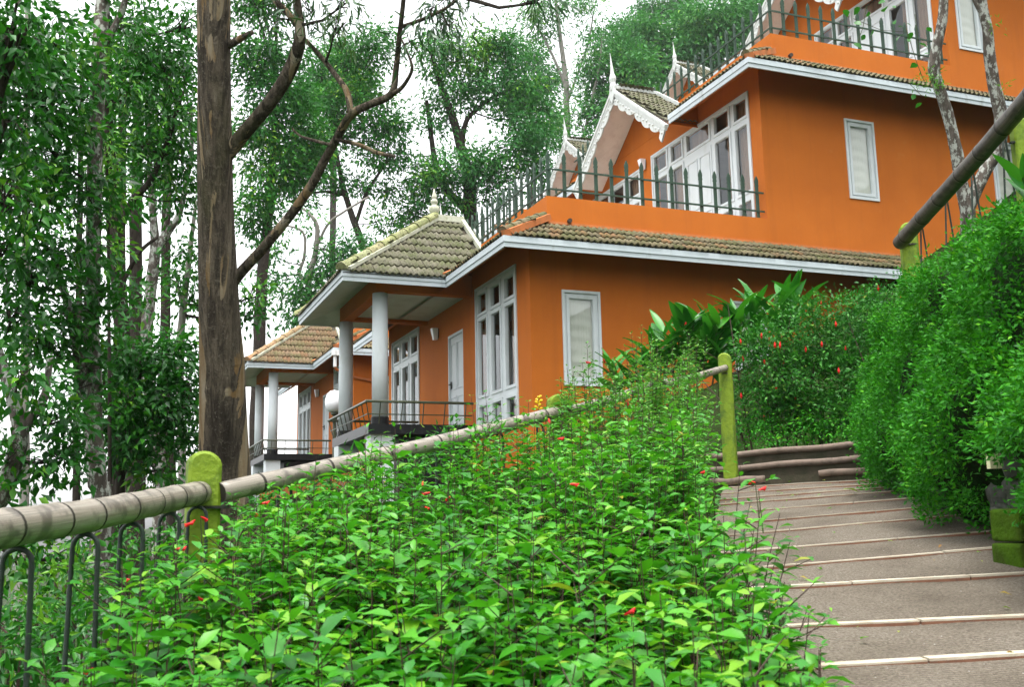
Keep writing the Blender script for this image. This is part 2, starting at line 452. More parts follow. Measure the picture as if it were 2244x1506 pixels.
class MB:
    def __init__(self):
        self.v = []
        self.f = []
        self.m = []
        self.smooth = False

    def add(self, vs, fs, mi=0):
        o = len(self.v)
        self.v += [tuple(p) for p in vs]
        for f in fs:
            self.f.append(tuple(i + o for i in f))
            self.m.append(mi)

    def box(self, x0, x1, y0, y1, z0, z1, mi=0):
        self.add([(x0, y0, z0), (x1, y0, z0), (x1, y1, z0), (x0, y1, z0), (x0, y0, z1), (x1, y0, z1), (x1, y1, z1), (x0, y1, z1)],
                 [(0, 3, 2, 1), (4, 5, 6, 7), (0, 1, 5, 4), (1, 2, 6, 5), (2, 3, 7, 6), (3, 0, 4, 7)], mi)

    def beam(self, a, b, w, h, up=(0, 0, 1), mi=0):
        """box from a to b, w across, h along up, centred on the line"""
        a, b = Vector(a), Vector(b)
        d = (b - a).normalized()
        s = d.cross(Vector(up)).normalized()
        u = s.cross(d)
        vs = []
        for p in (a, b):
            for sx, sz in ((-1, -1), (1, -1), (1, 1), (-1, 1)):
                vs.append(p + s * (sx * w / 2) + u * (sz * h / 2))
        self.add(vs, [(0, 1, 2, 3), (7, 6, 5, 4), (0, 4, 5, 1), (1, 5, 6, 2), (2, 6, 7, 3), (3, 7, 4, 0)], mi)

    def tube(self, pts, rad, n=8, cap=True, mi=0):
        pts = [Vector(p) for p in pts]
        if not hasattr(rad, '__len__'):
            rad = [rad] * len(pts)
        o = len(self.v)
        ref = Vector((0.31, 0.2, 0.93))
        prev = None
        for i, p in enumerate(pts):
            t = (pts[min(i + 1, len(pts) - 1)] - pts[max(i - 1, 0)]).normalized()
            if prev is None:
                s = t.cross(ref)
                if s.length < 1e-3:
                    s = t.cross(Vector((1, 0, 0)))
                s.normalize()
            else:
                s = (prev - t * prev.dot(t)).normalized()
            prev = s
            u = t.cross(s)
            for k in range(n):
                a = 2 * math.pi * k / n
                self.v.append(tuple(p + (s * math.cos(a) + u * math.sin(a)) * rad[i]))
        for i in range(len(pts) - 1):
            for k in range(n):
                self.f.append((o + i * n + k, o + i * n + (k + 1) % n, o + (i + 1) * n + (k + 1) % n, o + (i + 1) * n + k))
                self.m.append(mi)
        if cap:
            self.f.append(tuple(o + k for k in range(n))[::-1])
            self.m.append(mi)
            e = o + (len(pts) - 1) * n
            self.f.append(tuple(e + k for k in range(n)))
            self.m.append(mi)

    def lathe(self, prof, c=(0, 0, 0), n=16, mi=0):
        o = len(self.v)
        for r, z in prof:
            for k in range(n):
                a = 2 * math.pi * k / n
                self.v.append((c[0] + r * math.cos(a), c[1] + r * math.sin(a), c[2] + z))
        for i in range(len(prof) - 1):
            for k in range(n):
                self.f.append((o + i * n + k, o + i * n + (k + 1) % n, o + (i + 1) * n + (k + 1) % n, o + (i + 1) * n + k))
                self.m.append(mi)
        self.f.append(tuple(o + k for k in range(n))[::-1])
        self.m.append(mi)
        e = o + (len(prof) - 1) * n
        self.f.append(tuple(e + k for k in range(n)))
        self.m.append(mi)

    def slab(self, poly, off, mi=0):
        """prism: polygon of 3-D points extruded by the vector off"""
        n = len(poly)
        off = Vector(off)
        p = [Vector(q) for q in poly]
        vs = p + [q + off for q in p]
        fs = [tuple(range(n))[::-1], tuple(range(n, 2 * n))]
        fs += [(i, (i + 1) % n, n + (i + 1) % n, n + i) for i in range(n)]
        self.add(vs, fs, mi)

    def mesh(self, name, mats, shift=(0, 0, 0)):
        me = bpy.data.meshes.new(name)
        sx, sy, sz = shift
        me.from_pydata([(x - sx, y - sy, z - sz) for x, y, z in self.v], [], self.f)
        if isinstance(mats, str):
            mats = [mats]
        for m in mats:
            me.materials.append(MAT[m])
        if len(mats) > 1:
            me.polygons.foreach_set('material_index', self.m)
        if self.smooth:
            me.polygons.foreach_set('use_smooth', [True] * len(self.f))
        me.update()
        return me


def link(name, data, parent=None, loc=None):
    o = bpy.data.objects.new(name, data)
    COL.objects.link(o)
    if parent:
        o.parent = parent
    if loc is not None:
        o.location = loc
    return o


def tag(o, label=None, cat=None, group=None, kind=None):
    for k, v in (('label', label), ('category', cat), ('group', group), ('kind', kind)):
        if v:
            o[k] = v
    return o


def thing(name, label, cat, loc=(0, 0, 0), group=None):
    o = link(name, None, None, loc)
    o.empty_display_size = 0.2
    return tag(o, label, cat, group)


def origin(parent):
    v = Vector((0, 0, 0))
    while parent:
        v += Vector(parent.location)
        parent = parent.parent
    return v


def part(name, mb, mats, parent, world=True, kind=None, smooth=None):
    """one mesh object under parent; world=True means mb holds world coordinates"""
    if smooth is not None:
        mb.smooth = smooth
    o = link(name, mb.mesh(name, mats, origin(parent) if world else (0, 0, 0)), parent)
    if kind:
        o['kind'] = kind
    return o


def struct(name, mb, mats, smooth=None):
    if smooth is not None:
        mb.smooth = smooth
    return tag(link(name, mb.mesh(name, mats)), kind='structure')


# leaf sheets: every leaf is its own little folded blade
LEAF = {
    'rhomb': (np.array([(0, 0, 0), (.42, .5, .06), (1, 0, -.10), (.42, -.5, .06)], float), [(0, 3, 2, 1)]),
    'fold': (np.array([(0, 0, 0), (.36, .5, .10), (.40, 0, 0), (.36, -.5, .10), (1, 0, -.16)], float),
             [(0, 3, 2), (0, 2, 1), (2, 3, 4), (1, 2, 4)]),
    'broad': (np.array([(0, 0, 0), (.22, .36, .05), (.25, 0, .0), (.22, -.36, .05), (.55, .46, .02), (.58, 0, -.05), (.55, -.46, .02), (1, 0, -.24)], float),
              [(0, 3, 2), (0, 2, 1), (1, 2, 5), (1, 5, 4), (2, 3, 6), (2, 6, 5), (4, 5, 7), (5, 6, 7)]),
    'lance': (np.array([(0, 0, 0), (.25, .5, .05), (.28, -.5, .05), (.65, .36, -.06), (.66, -.36, -.06), (1, 0, -.3)], float),
              [(0, 2, 1), (1, 2, 4), (1, 4, 3), (3, 4, 5)]),
}


def leaf_sheet(name, pos, dirs, nrm, L, Wd, rnd, mat, kind='fold', shift=(0, 0, 0)):
    T, F = LEAF[kind]
    pos = np.asarray(pos, float) - np.array(tuple(shift))
    n = len(pos)
    d = dirs / np.maximum(1e-6, np.linalg.norm(dirs, axis=1, keepdims=True))
    s = np.cross(nrm, d)
    s /= np.maximum(1e-6, np.linalg.norm(s, axis=1, keepdims=True))
    u = np.cross(d, s)
    L = np.broadcast_to(np.asarray(L, float), (n,))
    Wd = np.broadcast_to(np.asarray(Wd, float), (n,))
    k = len(T)
    V = (pos[:, None, :] + d[:, None, :] * (T[None, :, 0:1] * L[:, None, None]) + s[:, None, :] * (T[None, :, 1:2] * Wd[:, None, None])
         + u[:, None, :] * (T[None, :, 2:3] * L[:, None, None]))
    F = np.array(F)
    fs = F.shape[1]
    idx = (np.arange(n)[:, None, None] * k + F[None]).reshape(-1)
    nf = n * len(F)
    me = bpy.data.meshes.new(name)
    me.vertices.add(n * k)
    me.vertices.foreach_set('co', V.reshape(-1).astype(np.float32))
    me.loops.add(nf * fs)
    me.loops.foreach_set('vertex_index', idx.astype(np.int32))
    me.polygons.add(nf)
    me.polygons.foreach_set('loop_start', (np.arange(nf) * fs).astype(np.int32))
    a = me.attributes.new('rnd', 'FLOAT', 'POINT')
    a.data.foreach_set('value', np.repeat(np.asarray(rnd, float), k).astype(np.float32))
    me.materials.append(MAT[mat])
    me.update(calc_edges=True)
    return me


def rand_dirs(n):
    v = RNG.normal(size=(n, 3))
    return v / np.linalg.norm(v, axis=1, keepdims=True)

# ================================================================ the houses


def wall_holes(mb, axis, c, u0, u1, z0, z1, holes, thick, mi=0, rim=True):
    us = sorted({u0, u1, *[h[0] for h in holes], *[h[1] for h in holes]})
    zs = sorted({z0, z1, *[h[2] for h in holes], *[h[3] for h in holes]})
    P = (lambda u, z, t=0.0: (c + t, u, z)) if axis == 'A' else (lambda u, z, t=0.0: (u, c + t, z))
    for i in range(len(us) - 1):
        for j in range(len(zs) - 1):
            um, zm = (us[i] + us[i + 1]) / 2, (zs[j] + zs[j + 1]) / 2
            if any(h[0] < um < h[1] and h[2] < zm < h[3] for h in holes):
                continue
            mb.add([P(us[i], zs[j]), P(us[i + 1], zs[j]), P(us[i + 1], zs[j + 1]), P(us[i], zs[j + 1])], [(0, 1, 2, 3)], mi)
    for a, b, lo, hi in holes + ([(u0, u1, z0, z1)] if rim else []):
        mb.add([P(a, lo), P(b, lo), P(b, hi), P(a, hi), P(a, lo, thick), P(b, lo, thick), P(b, hi, thick), P(a, hi, thick)],
               [(0, 1, 5, 4), (1, 2, 6, 5), (2, 3, 7, 6), (3, 0, 4, 7)], mi)


def ring(mb, axis, c, u0, u1, z0, z1, w, t0, t1):
    """picture-frame of four bars, from depth t0 to t1 behind the plane c"""
    for a, b, lo, hi in ((u0, u0 + w, z0, z1), (u1 - w, u1, z0, z1), (u0 + w, u1 - w, z0, z0 + w), (u0 + w, u1 - w, z1 - w, z1)):
        if axis == 'A':
            mb.box(c + t0, c + t1, a, b, lo, hi)
        else:
            mb.box(a, b, c + t0, c + t1, lo, hi)


def flat(axis, c, u0, u1, z0, z1):
    mb = MB()
    if axis == 'A':
        mb.add([(c, u0, z0), (c, u0, z1), (c, u1, z1), (c, u1, z0)], [(3, 2, 1, 0)])
    else:
        mb.add([(u0, c, z0), (u1, c, z0), (u1, c, z1), (u0, c, z1)], [(0, 1, 2, 3)])
    return mb


def curtain(parent, axis, c, u0, u1, z0, z1, mat, folds='v', depth=0.03):
    mb = MB()
    nu, nz = (34, 2) if folds == 'v' else (8, 46)
    vs = []
    ph = random.random() * 6
    for j in range(nz + 1):
        for i in range(nu + 1):
            a, t = i / nu, j / nz
            if folds == 'v':
                w = depth * (math.sin(a * 26 + ph) + 0.5 * math.sin(a * 57 + ph * 2))
            else:
                s = t * 44 + 3.2 * (a - 0.45) ** 2 * 4 + ph
                w = depth * (math.sin(s) * (0.35 + 0.65 * abs(math.sin(t * 7 + ph))) + 0.6 * math.sin(t * 11 + a * 4))
            u, z = u0 + (u1 - u0) * a, z0 + (z1 - z0) * t
            vs.append((c + w, u, z) if axis == 'A' else (u, c + w, z))
    fs = [(j * (nu + 1) + i, j * (nu + 1) + i + 1, (j + 1) * (nu + 1) + i + 1, (j + 1) * (nu + 1) + i) for j in range(nz) for i in range(nu)]
    mb.add(vs, fs)
    return part('curtain', mb, mat, parent, False, smooth=True)


def window(parent, axis, c, u0, u1, z0, z1, cols, rows, cur=None, solid=None, name='window', folds='v'):
    """frame with sashes; cols / rows are pane extents; solid = indices of columns that hold a panelled door leaf"""
    mb = MB()
    panes = [(a, b, lo, hi, ci, ri) for ci, (a, b) in enumerate(cols) for ri, (lo, hi) in enumerate(rows)]
    glass = [p for p in panes if not (solid is not None and p[4] in solid and p[5] < len(rows) - 1)]
    wall_holes(mb, axis, c + 0.012, u0 + 0.004, u1 - 0.004, z0 + 0.004, z1 - 0.004, [p[:4] for p in glass], 0.05)
    ring(mb, axis, c, u0, u1, z0, z1, 0.05, -0.028, 0.03)
    for a, b, lo, hi, ci, ri in glass:
        ring(mb, axis, c, a - 0.062, b + 0.062, lo - 0.066, hi + 0.066, 0.058, -0.010, 0.012)
    win = part(name, mb, 'white_paint', parent, False)
    for a, b, lo, hi, ci, ri in glass:
        part('pane', flat(axis, c + 0.040, a - 0.003, b + 0.003, lo - 0.003, hi + 0.003), 'window_glass', win, False)
    if solid is not None:
        for ci in solid:
            a, b = cols[ci]
            lo, hi = rows[0][0] - 0.05, rows[-2][1] + 0.05
            d = MB()
            wall_holes(d, axis, c - 0.004, a - 0.06, b + 0.06, lo, hi, [], 0.016)
            mid = (a + b) / 2
            for p, q in ((a, mid - 0.05), (mid + 0.05, b)):
                for l2, h2 in ((lo + 0.12, lo + 0.72), (lo + 0.86, hi - 0.14)):
                    ring(d, axis, c, p, q, l2, h2, 0.03, -0.022, -0.004)
            part('door_leaf', d, 'white_paint', win, False)
    if cur:
        for k, (a, b) in enumerate(cols if folds == 'v' else [(u0 + 0.08, u1 - 0.08)]):
            if folds == 'v' and cur == 'curtain_brown' and k % 3 == 1:
                a, b = a, a + (b - a) * 0.45
            curtain(win, axis, c + (0.16 if folds == 'v' else 0.082), a - 0.05, b + 0.05, z0 + 0.08, z1 - 0.08, cur, folds, 0.022 if folds == 'v' else 0.011)
    return win


def door(parent, c, y0, y1, z0, z1):
    mb = MB()
    ring(mb, 'A', c, y0, y1, z0, z1, 0.06, -0.02, 0.05)
    mb.box(c + 0.02, c + 0.05, y0 + 0.06, y1 - 0.06, z0, z1 - 0.06)
    w = (y1 - y0 - 0.24) / 2
    for k in range(2):
        a = y0 + 0.10 + k * (w + 0.04)
        for lo, hi in ((0.15, 0.75), (0.95, z1 - 0.2)):
            ring(mb, 'A', c, a, a + w, z0 + lo, hi, 0.035, 0.004, 0.02)
    d = part('door', mb, 'white_paint', parent, False)
    h = MB()
    h.box(c - 0.01, c + 0.02, y1 - 0.15, y1 - 0.11, 0.92, 1.10)
    h.tube([(c - 0.05, y1 - 0.13, 1.03), (c - 0.05, y1 - 0.25, 1.03)], 0.012, 6)
    h.tube([(c - 0.05, y1 - 0.13, 1.03), (c, y1 - 0.13, 1.03)], 0.012, 6)
    part('handle', h, 'iron_dark', d, False)


# one clay tile: two rolls, lifted nose, real thickness
TW, TE = 0.252, 0.295


def tile_arrays():
    nx = 13
    xs = np.linspace(-TW / 2, TW / 2, nx)
    prof = 0.021 * np.cos(2 * np.pi * xs / (TW / 2) + 0.6) + 0.004
    V = []
    for y, dz in ((-0.05, 0.038), (0.30, 0.004)):
        for x, z in zip(xs, prof):
            V.append((x, y, z + dz))
    for x, z in zip(xs, prof):
        V.append((x, -0.046, z + 0.008))
    F = [(i, i + 1, nx + i + 1, nx + i) for i in range(nx - 1)]
    F += [(2 * nx + i, 2 * nx + i + 1, i + 1, i) for i in range(nx - 1)]
    return np.array(V), F


TILE_V, TILE_F = tile_arrays()
TILE_MESH = {}


def tile_mesh(mat, name='tile'):
    if (mat, name) not in TILE_MESH:
        me = bpy.data.meshes.new(name)
        me.from_pydata([tuple(v) for v in TILE_V], [], TILE_F)
        me.materials.append(MAT[mat])
        me.polygons.foreach_set('use_smooth', [True] * (len(TILE_F) // 2) + [False] * (len(TILE_F) // 2))
        TILE_MESH[(mat, name)] = me
    return TILE_MESH[(mat, name)]


def lay_tiles(parent, o, u, v, ulen, vlen, inside, mat, singles, te=TE):
    """rows of tiles on the plane through o; u along the eave, v up the slope"""
    o, u, v = Vector(o), Vector(u).normalized(), Vector(v).normalized()
    n = u.cross(v)
    spots = []
    for r in range(int(vlen / te) + 1):
        for k in range(-1, int(ulen / TW) + 2):
            uu, vv = (k + (0.5 if r % 2 else 0.0)) * TW, 0.05 + r * te
            if inside(uu, vv + 0.06):
                spots.append((uu, vv))
    mats = []
    for uu, vv in spots:
        p = o + u * (uu + random.uniform(-.006, .006)) + v * (vv + random.uniform(-.012, .012)) + n * random.uniform(0.0, 0.010)
        a = random.gauss(0, 0.018)
        uu2 = (u * math.cos(a) + v * math.sin(a))
        vv2 = (v * math.cos(a) - u * math.sin(a)) * (te / TE)
        mats.append(Matrix(((uu2.x, vv2.x, n.x, p.x), (uu2.y, vv2.y, n.y, p.y), (uu2.z, vv2.z, n.z, p.z), (0, 0, 0, 1))))
    if singles:
        me = tile_mesh(mat)
        for M in mats:
            t = link('tile', me, parent)
            t.matrix_local = M
    elif mats:
        V = np.concatenate([TILE_V @ np.array(M.to_3x3()).T + np.array(M.translation) for M in mats])
        k = len(TILE_V)
        F = [tuple(i + j * k for i in f) for j in range(len(mats)) for f in TILE_F]
        me = bpy.data.meshes.new('roof_tiles')
        me.from_pydata(V.tolist(), [], F)
        me.materials.append(MAT[mat])
        a = me.attributes.new('rnd', 'FLOAT', 'POINT')
        a.data.foreach_set('value', np.repeat(RNG.random(len(mats)), k).astype(np.float32))
        x = link('tile_courses', me, parent)
        x['kind'] = 'stuff'
    return len(mats)


def in_poly(poly):
    def f(x, y):
        c = False
        j = len(poly) - 1
        for i in range(len(poly)):
            xi, yi = poly[i]
            xj, yj = poly[j]
            if (yi > y) != (yj > y) and x < (xj - xi) * (y - yi) / (yj - yi) + xi:
                c = not c
            j = i
        return c
    return f


def boards(pts, t, z0, z1):
    """board running along an open plan polyline (left side inward), mitred, t thick"""
    mb = MB()
    n = len(pts)
    inn = []
    for i in range(n):
        d = []
        if i > 0:
            d.append(Vector((pts[i][0] - pts[i - 1][0], pts[i][1] - pts[i - 1][1])).normalized())
        if i < n - 1:
            d.append(Vector((pts[i + 1][0] - pts[i][0], pts[i + 1][1] - pts[i][1])).normalized())
        nn = [Vector((-e.y, e.x)) for e in d]
        if len(nn) == 2 and abs(nn[0].dot(nn[1])) < 0.9:
            off = (nn[0] + nn[1]) * t
        else:
            off = nn[0] * t
        inn.append((pts[i][0] + off.x, pts[i][1] + off.y))
    vs = []
    for p, q in zip(pts, inn):
        vs += [(p[0], p[1], z0), (p[0], p[1], z1), (q[0], q[1], z1), (q[0], q[1], z0)]
    fs = []
    for i in range(n - 1):
        a, b = i * 4, (i + 1) * 4
        fs += [(a, b, b + 1, a + 1), (a + 1, b + 1, b + 2, a + 2), (a + 2, b + 2, b + 3, a + 3), (a + 3, b + 3, b, a)]
    fs += [(0, 1, 2, 3), ((n - 1) * 4 + 3, (n - 1) * 4 + 2, (n - 1) * 4 + 1, (n - 1) * 4)]
    mb.add(vs, fs)
    return mb


RIDGE_MESH = {}


def ridge_mesh(mat, r, L):
    key = (mat, round(r, 3), round(L, 3))
    if key not in RIDGE_MESH:
        mb = MB()
        n = 9
        vs, fs = [], []
        for j, (y, rr) in enumerate(((0, r * 1.16), (0.07, r * 1.16), (0.075, r), (L, r * 0.96))):
            for i in range(n):
                a = math.pi * (i / (n - 1)) * 1.1 - 0.157
                vs.append((rr * math.cos(a), y, rr * math.sin(a)))
        for j in range(3):
            for i in range(n - 1):
                fs.append((j * n + i, j * n + i + 1, (j + 1) * n + i + 1, (j + 1) * n + i))
        fs.append(tuple(range(n)))
        mb.add(vs, fs)
        RIDGE_MESH[key] = mb.mesh('ridge_tile', mat)
    return RIDGE_MESH[key]


def ridge_run(parent, a, b, mat, r=0.115, n=7):
    a, b = Vector(a), Vector(b)
    d = b - a
    L = d.length / n
    v = d.normalized()
    u = v.cross(Vector((0, 0, 1))).normalized()
    w = u.cross(v)
    me = ridge_mesh(mat, r, L * 1.04)
    for k in range(n):
        p = a + v * (L * k) + w * random.uniform(-.008, .008)
        o = link('ridge_tile', me, parent)
        o.matrix_local = Matrix(((u.x, v.x, w.x, p.x), (u.y, v.y, w.y, p.y), (u.z, v.z, w.z, p.z), (0, 0, 0, 1)))


SX, SZ = 5.36, 4.18
Y_END = 10.2
EAVE, ZE = 0.80, 2.95
B_LEN = 11.0
ZB, ZA, XP = 3.48, 3.62, 0.388          # where the skirt roofs meet the wall / parapet


def bargeboard(parent, sx, sz, side):
    """carved white board down one slope of the gable"""
    yr, zr, ye, ze = 4.95, 4.62, 4.95 - side * 2.55, 2.70
    d = Vector((0, ye - yr, ze - zr))
    L = d.length
    v = d.normalized()
    p = Vector((0, -v.z, v.y))
    if p.z > 0:
        p = -p
    x0 = sx - 0.86
    P = lambda s, t, x=0.0: Vector((x0 + x, yr, zr + sz)) + v * s + p * t
    mb = MB()
    for t0, t1, xa, xb in ((-0.02, 0.05, -0.045, 0.06), (0.055, 0.125, -0.025, 0.05)):
        q = [P(0, t0), P(L, t0), P(L, t1), P(0, t1)]
        mb.slab([c + Vector((xa, 0, 0)) for c in q], (xb - xa, 0, 0))
    n = 120
    up, lo = [], []
    for i in range(n + 1):
        s = L * i / n
        k = s * 4.1
        sc = abs(math.sin(k * math.pi / 2)) ** 0.55
        big = abs(math.sin(s * 1.35 * math.pi / 2)) ** 0.7
        t = 0.17 + 0.085 * sc + 0.085 * big + (0.10 if i > n - 7 else 0) + (0.10 * max(0, 1 - s / 0.22))
        up.append(P(s, 0.12))
        lo.append(P(s, t))
    vs = [c + Vector((-0.012, 0, 0)) for c in up + lo] + [c + Vector((0.025, 0, 0)) for c in up + lo]
    m_ = n + 1
    fs = []
    for i in range(n):
        fs += [(i, i + 1, m_ + i + 1, m_ + i), (2 * m_ + i, 3 * m_ + i, 3 * m_ + i + 1, 2 * m_ + i + 1), (m_ + i, m_ + i + 1, 3 * m_ + i + 1, 3 * m_ + i)]
    mb.add(vs, fs)
    for i in range(18):
        s = 0.12 + i * (L - 0.2) / 17
        c = P(s, 0.175 + 0.03 * (i % 2), -0.012)
        o = len(mb.v)
        r = 0.040
        for q in range(8):
            a = q * math.pi / 4
            mb.v.append(tuple(c + v * (r * math.cos(a)) + p * (r * math.sin(a))))
        for q in range(8):
            a = q * math.pi / 4
            mb.v.append(tuple(c + v * (r * .45 * math.cos(a)) + p * (r * .45 * math.sin(a)) + Vector((-0.03, 0, 0))))
        for q in range(8):
            mb.f.append((o + q, o + (q + 1) % 8, o + 8 + (q + 1) % 8, o + 8 + q))
            mb.m.append(0)
        mb.f.append(tuple(o + 8 + q for q in range(8)))
        mb.m.append(0)
    part('bargeboard', mb, 'ornament_white', parent, False)


def spire(parent, x, y, z, h=0.92):
    mb = MB()
    mb.lathe([(0.11, -0.10), (0.125, 0.0), (0.10, 0.10), (0.13, 0.20), (0.11, 0.28), (0.075, 0.34), (0.06, 0.44), (0.042, 0.58), (0.026, 0.72), (0.006, h)], (x, y, z), 10)
    mb.v = [(x + (a - x) * 0.62 - 0.05 * max(0, (c - z) / h) ** 2, b, c) for a, b, c in mb.v]
    mb.slab([(x - 0.05, y - 0.10, z - 0.02), (x - 0.05, y + 0.10, z - 0.02), (x - 0.05, y + 0.13, z - 0.26), (x - 0.05, y, z - 0.46), (x - 0.05, y - 0.13, z - 0.26)], (0.07, 0, 0))
    part('gable_spire', mb, 'ornament_white', parent, False, smooth=False)


def gable(h, sx, sz, singles, mat):
    yr, zr, ye0, ye1, ze = 4.95, 4.60, 2.42, 7.48, 2.82
    xa, xb = sx - 0.84, sx + XP + 0.02
    r = MB()
    for ye in (ye0, ye1):
        a, b, c, d = (xa, ye, ze + sz), (xb, ye, ze + sz), (xb, yr, zr + sz), (xa, yr, zr + sz)
        r.slab([a, b, c, d] if ye == ye0 else [d, c, b, a], (0, 0, 0.03))
    roof = part('gable_roof', r, mat, h, False)
    for ye, s in ((ye0, 1), (ye1, -1)):
        d = Vector((0, yr - ye, zr - ze))
        vl = d.length
        if s == 1:
            lay_tiles(roof, (xa, ye, ze + sz + 0.035), (1, 0, 0), d, xb - xa, vl, lambda u, v, w=xb - xa, q=vl: 0 < u < w and v < q - .02, mat, singles)
        else:
            lay_tiles(roof, (xb, ye, ze + sz + 0.035), (-1, 0, 0), d, xb - xa, vl, lambda u, v, w=xb - xa, q=vl: 0 < u < w and v < q - .02, mat, False)
    f = MB()
    f.beam((xb, ye0 + 1.15, ze + sz + 0.84 + 0.10), (xb, yr, zr + sz + 0.10), 0.07, 0.10)
    f.beam((xa, yr, zr + sz + 0.08), (xb, yr, zr + sz + 0.08), 0.16, 0.09)
    part('ridge_flashing', f, 'ornament_white', roof, False)
    s_ = MB()
    for ye in (ye0, ye1):
        s_.add([(xa + 0.03, ye, ze + sz - 0.05), (sx + 0.02, ye, ze + sz - 0.05), (sx + 0.02, yr, zr + sz - 0.05), (xa + 0.03, yr, zr + sz - 0.05)], [(0, 1, 2, 3)])
    part('gable_soffit', s_, 'gable_soffit', h, False)
    for yy in (ye0, ye1):
        k_ = MB()
        k_.slab([(sx - 0.80, yy, sz + 2.755), (sx - 0.002, yy, sz + 2.755), (sx - 0.002, yy, sz + 3.29), (sx - 0.80, yy, sz + 2.83)], (0, 0.02 if yy == ye0 else -0.02, 0))
        part('eave_return', k_, 'orange_plaster', h, False)
    w = MB()
    w.slab([(sx, 3.30, 3.305 + sz), (sx, 6.60, 3.305 + sz), (sx, yr, zr + sz - 0.05)], (0.12, 0, 0))
    part('gable_wall', w, 'orange_plaster', h, False)
    e = MB()
    e.slab([(xb - 0.05, 3.0, 3.3 + sz), (xb - 0.05, 6.9, 3.3 + sz), (xb - 0.05, yr, zr + sz - 0.03)], (0.04, 0, 0))
    part('gable_end', e, 'ornament_white', h, False)
    bargeboard(h, sx, sz, 1)
    bargeboard(h, sx, sz, -1)
    spire(h, sx - 0.86, yr, zr + sz + 0.10)


